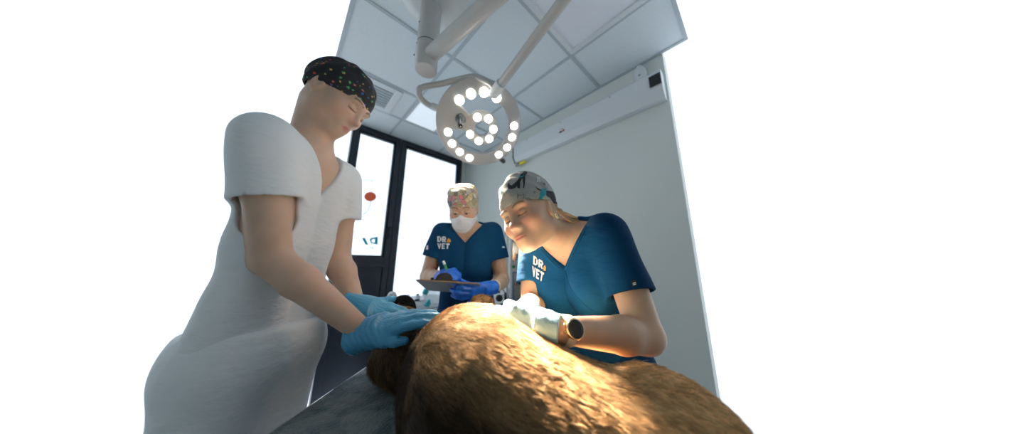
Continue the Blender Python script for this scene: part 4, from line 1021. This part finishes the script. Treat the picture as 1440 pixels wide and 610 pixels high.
def fmask(P):
    Q = local(P, L_.head_o, L_.HB); h0 = fhead(P, L_.head_o, L_.HB)
    s_ = smin(h0, union(.04, ell(Q, (0,.075,-.065), (.045,.036,.040))), .03)-.006
    s_ = s_+.0012*np.sin(Q[:,2]*330)*np.clip(1-np.abs(Q[:,0])/.05, 0, 1)
    top = -.014-.30*np.abs(Q[:,0])+.012*np.exp(-(Q[:,0]/.014)**2); bot = -.118+.75*np.clip(np.abs(Q[:,0])-.02, 0, 1)
    d = smax(s_, Q[:,2]-top, .003); d = smax(d, bot-Q[:,2], .004); d = smax(d, .012-Q[:,1], .004)
    return smax(d, -(smin(h0, ell(Q, (0,.07,-.06), (.03,.03,.03)), .03)+.001), .002)
v, f = sdf_mesh(fmask, np.array(L_.head_o)-.17, np.array(L_.head_o)+.15, .0028); mk = from_np('face_mask', v, f, 'mask', L_.root)
for sg in (1,-1):
    hp = lambda x, y, z: L_.head_o+L_.L*(x*sg)+L_.F*y+L_.U*z
    tubeobj('ear_loop', [hp(.064,.030,-.030), hp(.074,.010,-.012), hp(.082,-.018,.012), hp(.083,-.022,-.02), hp(.070,.0,-.055), hp(.060,.018,-.070)], .0018, 'mask', mk, 8, 5)
    # eyes looking down
    bm = bmesh.new(); bmesh.ops.create_uvsphere(bm, u_segments=20, v_segments=12, radius=.0108); bmesh.ops.translate(bm, vec=hp(.031,.0790,.003), verts=bm.verts); from_bm('eye', bm, 'eye', L_.root, smooth=True)
    bm = bmesh.new(); lathe(bm, hp(.031,.0888,-.0005), L_.F, [(.0072,-.0025),(.0066,.0004),(.003,.0014)], 20); from_bm('iris', bm, 'iris', L_.root, smooth=True)
vband(L_)
L_.seam('wrap_seam', [(.0095*i*-1, L_.V-.012*i) for i in range(0, 12)], .002)
conform('logo_lettering', word('DR', (614.9,332), (628.2,332.8), (628.2,340.6), (614.9,339.9))+word('VET', (614.7,341.8), (633.4,342.4), (632,350), (615.4,349.8)), L_.sv, 'letter', L_.shirt, .002)
conform('logo_house', [[(628.6,340.6),(628.6,337.4),(631,334.8),(634,337.2),(633.8,340.8)]], L_.sv, 'orange', L_.shirt, .002)
conform('sleeve_label', [[(600.2,345.5),(602.2,344.5),(602.4,350.5),(599.4,351)]], L_.sv, 'letter', L_.shirt, .002)
conform('sleeve_label', [[(706.2,346.2),(709.4,346.8),(709.2,348.6),(706,348.2)]], L_.sv, 'letter', L_.shirt, .002)
wL, wR_ = Vector(L_.wrL), Vector(L_.wrR)
hL = (Vector((-.215,1.155,1.082))-wL).normalized(); HB1 = hand_basis(hL, (.25,-.75,-.45), True)
def fg1(P):
    d = fhand(P, wL+hL*.012, HB1, [(14,22,16),(18,26,18),(22,28,18),(24,28,18)], 1, 1.0, thumb=[(.026,.028,-.004),(.048,.048,.004),(.058,.078,.006),(.058,.100,.0)], sc=1.05, fat=1.15)
    return smin(d, cuff(P, wL+hL*.012, hL, .033, .030, .03), .02)-.001
v, f = sdf_mesh(fg1, *bbox([wL, wL+hL*.2], .09), .003); from_np('glove', v, f, 'glove_blue', L_.root)
hR = (Vector((-.300,1.185,1.175))-wR_).normalized(); HB2 = hand_basis(hR, (-.1,-.55,.8), False)
def fg2(P):
    d = fhand(P, wR_+hR*.012, HB2, [(45,55,35),(60,65,40),(65,68,40),(65,68,40)], 1, .8, thumb=[(.024,.028,-.008),(.036,.055,-.02),(.036,.082,-.032),(.030,.10,-.045)], sc=1.0, fat=1.15)
    return smin(d, cuff(P, wR_+hR*.012, hR, .033, .030, .04), .02)-.001
v, f = sdf_mesh(fg2, *bbox([wR_, wR_+hR*.2], .09), .003); from_np('glove', v, f, 'glove_blue', L_.root)
# bracelet at the wrist
bm = bmesh.new(); e = (wL-Vector(L_.elL)).normalized(); Rr = frame(e); c = wL-e*.028
ring = []
for k in range(32):
    a = 2*PI*k/32; n = Rr @ Vector((math.cos(a), math.sin(a), 0)); ring.append([bm.verts.new(c+n*(.0305+dr)+e*dw) for dr, dw in ((0,-.008),(.004,-.008),(.004,.008),(0,.008))])
for k in range(32):
    for j in range(4): bm.faces.new((ring[k][j], ring[k][(j+1)%4], ring[(k+1)%32][(j+1)%4], ring[(k+1)%32][j]))
from_bm('wrist_band', bm, 'strap', L_.root)
# clipboard
cb = thing('clipboard', 'grey clipboard with black clip held by the masked woman', 'clipboard', (-.302,1.225,1.08))
cx = Vector((1,.02,-.06)).normalized(); cy = Vector((0,1,-.33)); cy = (cy-cx*cy.dot(cx)).normalized(); cz = cx.cross(cy)
cc = Vector((-.302,1.225,1.100)); CR = Matrix((cx, cy, cz)).transposed()
bm = bmesh.new(); hw, hh, rr = .148, .105, .02; prof = []
for (sx, sy, a0) in ((1,1,0),(-1,1,90),(-1,-1,180),(1,-1,270)):
    q = rr if sy > 0 else .006
    for k in range(5):
        a = math.radians(a0+k*22.5); prof.append((sx*(hw-q)+q*math.cos(a), sy*(hh-q)+q*math.sin(a)))
A = [bm.verts.new(cc+CR@Vector((x, y, -.0018))) for x, y in prof]; B = [bm.verts.new(cc+CR@Vector((x, y, .0018))) for x, y in prof]
bm.faces.new(A); bm.faces.new(B)
for i in range(len(A)): bm.faces.new((A[i], A[(i+1)%len(A)], B[(i+1)%len(A)], B[i]))
from_bm('board', bm, 'board', cb)
boxobj('edge_strip', cc+CR@Vector((0,-hh-.0008,.001)), (2*hw-.02,.0016,.004), 'brown', cb, CR, .0004)
boxobj('paper', cc+CR@Vector((-.0,.01,.0028)), (.21,.17,.0016), 'paper', cb, CR, .0003)
bm = bmesh.new(); arch = []
for k in range(17):
    a = PI*k/16; arch.append((math.cos(a)*.040, math.sin(a)**.7*.040))
k0 = cc+CR@Vector((-.020,-.080,.003)); A = [bm.verts.new(k0+CR@Vector((x,-.022,z))) for x, z in arch]; B = [bm.verts.new(k0+CR@Vector((x,.022,z))) for x, z in arch]
bm.faces.new(A); bm.faces.new(B)
for i in range(17): bm.faces.new((A[i], A[(i+1)%17], B[(i+1)%17], B[i]))
from_bm('clip', bm, 'black', cb, bevel=.002)
boxobj('clip_plate', k0+CR@Vector((0,0,.003)), (.125,.046,.006), 'black', cb, CR, .002)
cylobj('clip_hinge', k0+CR@Vector((-.062,-.015,.008)), k0+CR@Vector((-.050,-.015,.008)), .007, 'black', cb)
pn = thing('pen', 'white and green pen in the masked woman\'s gloved hand', 'pen', at(628,378,1.10))
pa, pb = at(623.5,367,1.12), at(628.5,379,1.10)
cylobj('cap', pa, pa.lerp(pb,.4), .0058, 'paper', pn, bevel=.001, seg=14); cylobj('barrel', pa.lerp(pb,.4), pb, .0055, 'green', pn, bevel=.001, seg=14)

# ---------------- the helper at the dog's head, half out of the photo
A_ = Person('helper', 'person in a dark flecked cap with blue gloves holding the dog\'s neck', (-.600,.700,1.755), (-.15,.95,.0), (.80,.12,-.55),
    shR=(-.655,.56,1.53), shL=(-.665,.87,1.53), neck=(-.665,.715,1.57), pelvis=(-.735,.74,.95),
    elR=(-.625,.62,1.22), elL=(-.665,.91,1.23), wrR=(-.405,.705,1.018), wrL=(-.525,.835,1.070), hem=.50, V=-.10, vslope=.5, h=.005, skin=(.60,.40,.30), bust=0, foot=(-.78,.74), sleeve=1.08, width=.95)
A_.folds = [(20,-22,24,0),(-28,25,38,1),(44,10,-20,2.2),(12,14,50,.6)]; A_.blush, A_.brow = .6, (.06,.035,.02)
M['scrub_white'] = mat('white_cotton', (.78,.80,.82), .8, bump=((22,22,55), .35, .012)); A_.build('scrub_white')
def fleck(Q):
    c = np.tile(np.array((.012,.012,.016)), (len(Q),1)); r = np.random.default_rng(9); pal = [(.5,.05,.04),(.03,.10,.40),(.5,.32,.10),(.05,.30,.10),(.4,.1,.1)]
    for k in range(320):
        p = r.normal(size=3); p /= np.linalg.norm(p); p = p*np.array((.088,.110,.100))+np.array((0,-.014,.04)); c[np.sqrt(((Q-p)**2).sum(1)) < r.uniform(.002,.0045)] = pal[k % 5]
    return c
A_.cap('capcol', (.030,-.03), tint=fleck)
aR, aL = Vector(A_.wrR), Vector(A_.wrL)
tipR = at(611,433,.655); hA = (tipR-aR).normalized(); HA = hand_basis(hA, (.10,-.55,.80), False)
def fga(P):
    d = fhand(P, aR+hA*.012, HA, [(6,10,6),(8,10,8),(10,12,8),(12,14,8)], 1, .35, thumb=[(.026,.028,-.006),(.044,.05,-.010),(.050,.078,-.018),(.048,.10,-.028)], sc=1.0, fat=1.12)
    d = smin(d, cuff(P, aR+hA*.02, hA, .041, .036, .058), .03)
    Q = local(P, aR, HA); return d-.0015+.0011*np.sin(Q[:,1]*420+2.2*np.sin(Q[:,0]*70)+Q[:,2]*60)*np.clip((.085-Q[:,1])/.03, 0, 1)
v, f = sdf_mesh(fga, *bbox([aR-hA*.05, aR+hA*.21], .07), .0022); from_np('glove', v, f, 'glove_light', A_.root)
hB = (at(556,442,.80)-aL).normalized(); HBb = hand_basis(hB, (.0,-.6,.8), True)
def fgb(P):
    d = fhand(P, aL+hB*.012, HBb, [(12,16,10)]*4, 1, .5, thumb=[(.024,.028,-.006),(.05,.045,-.012),(.075,.060,-.024),(.095,.068,-.038)], sc=1.0, fat=1.12)
    d = smin(d, cuff(P, aL+hB*.02, hB, .040, .034, .055), .03); return d-.0015
# here the thumb points towards the camera, down the dog's neck
HBb[0] *= 1
v, f = sdf_mesh(fgb, *bbox([aL-hB*.05, aL+hB*.21], .1), .0026); from_np('glove', v, f, 'glove_light', A_.root)
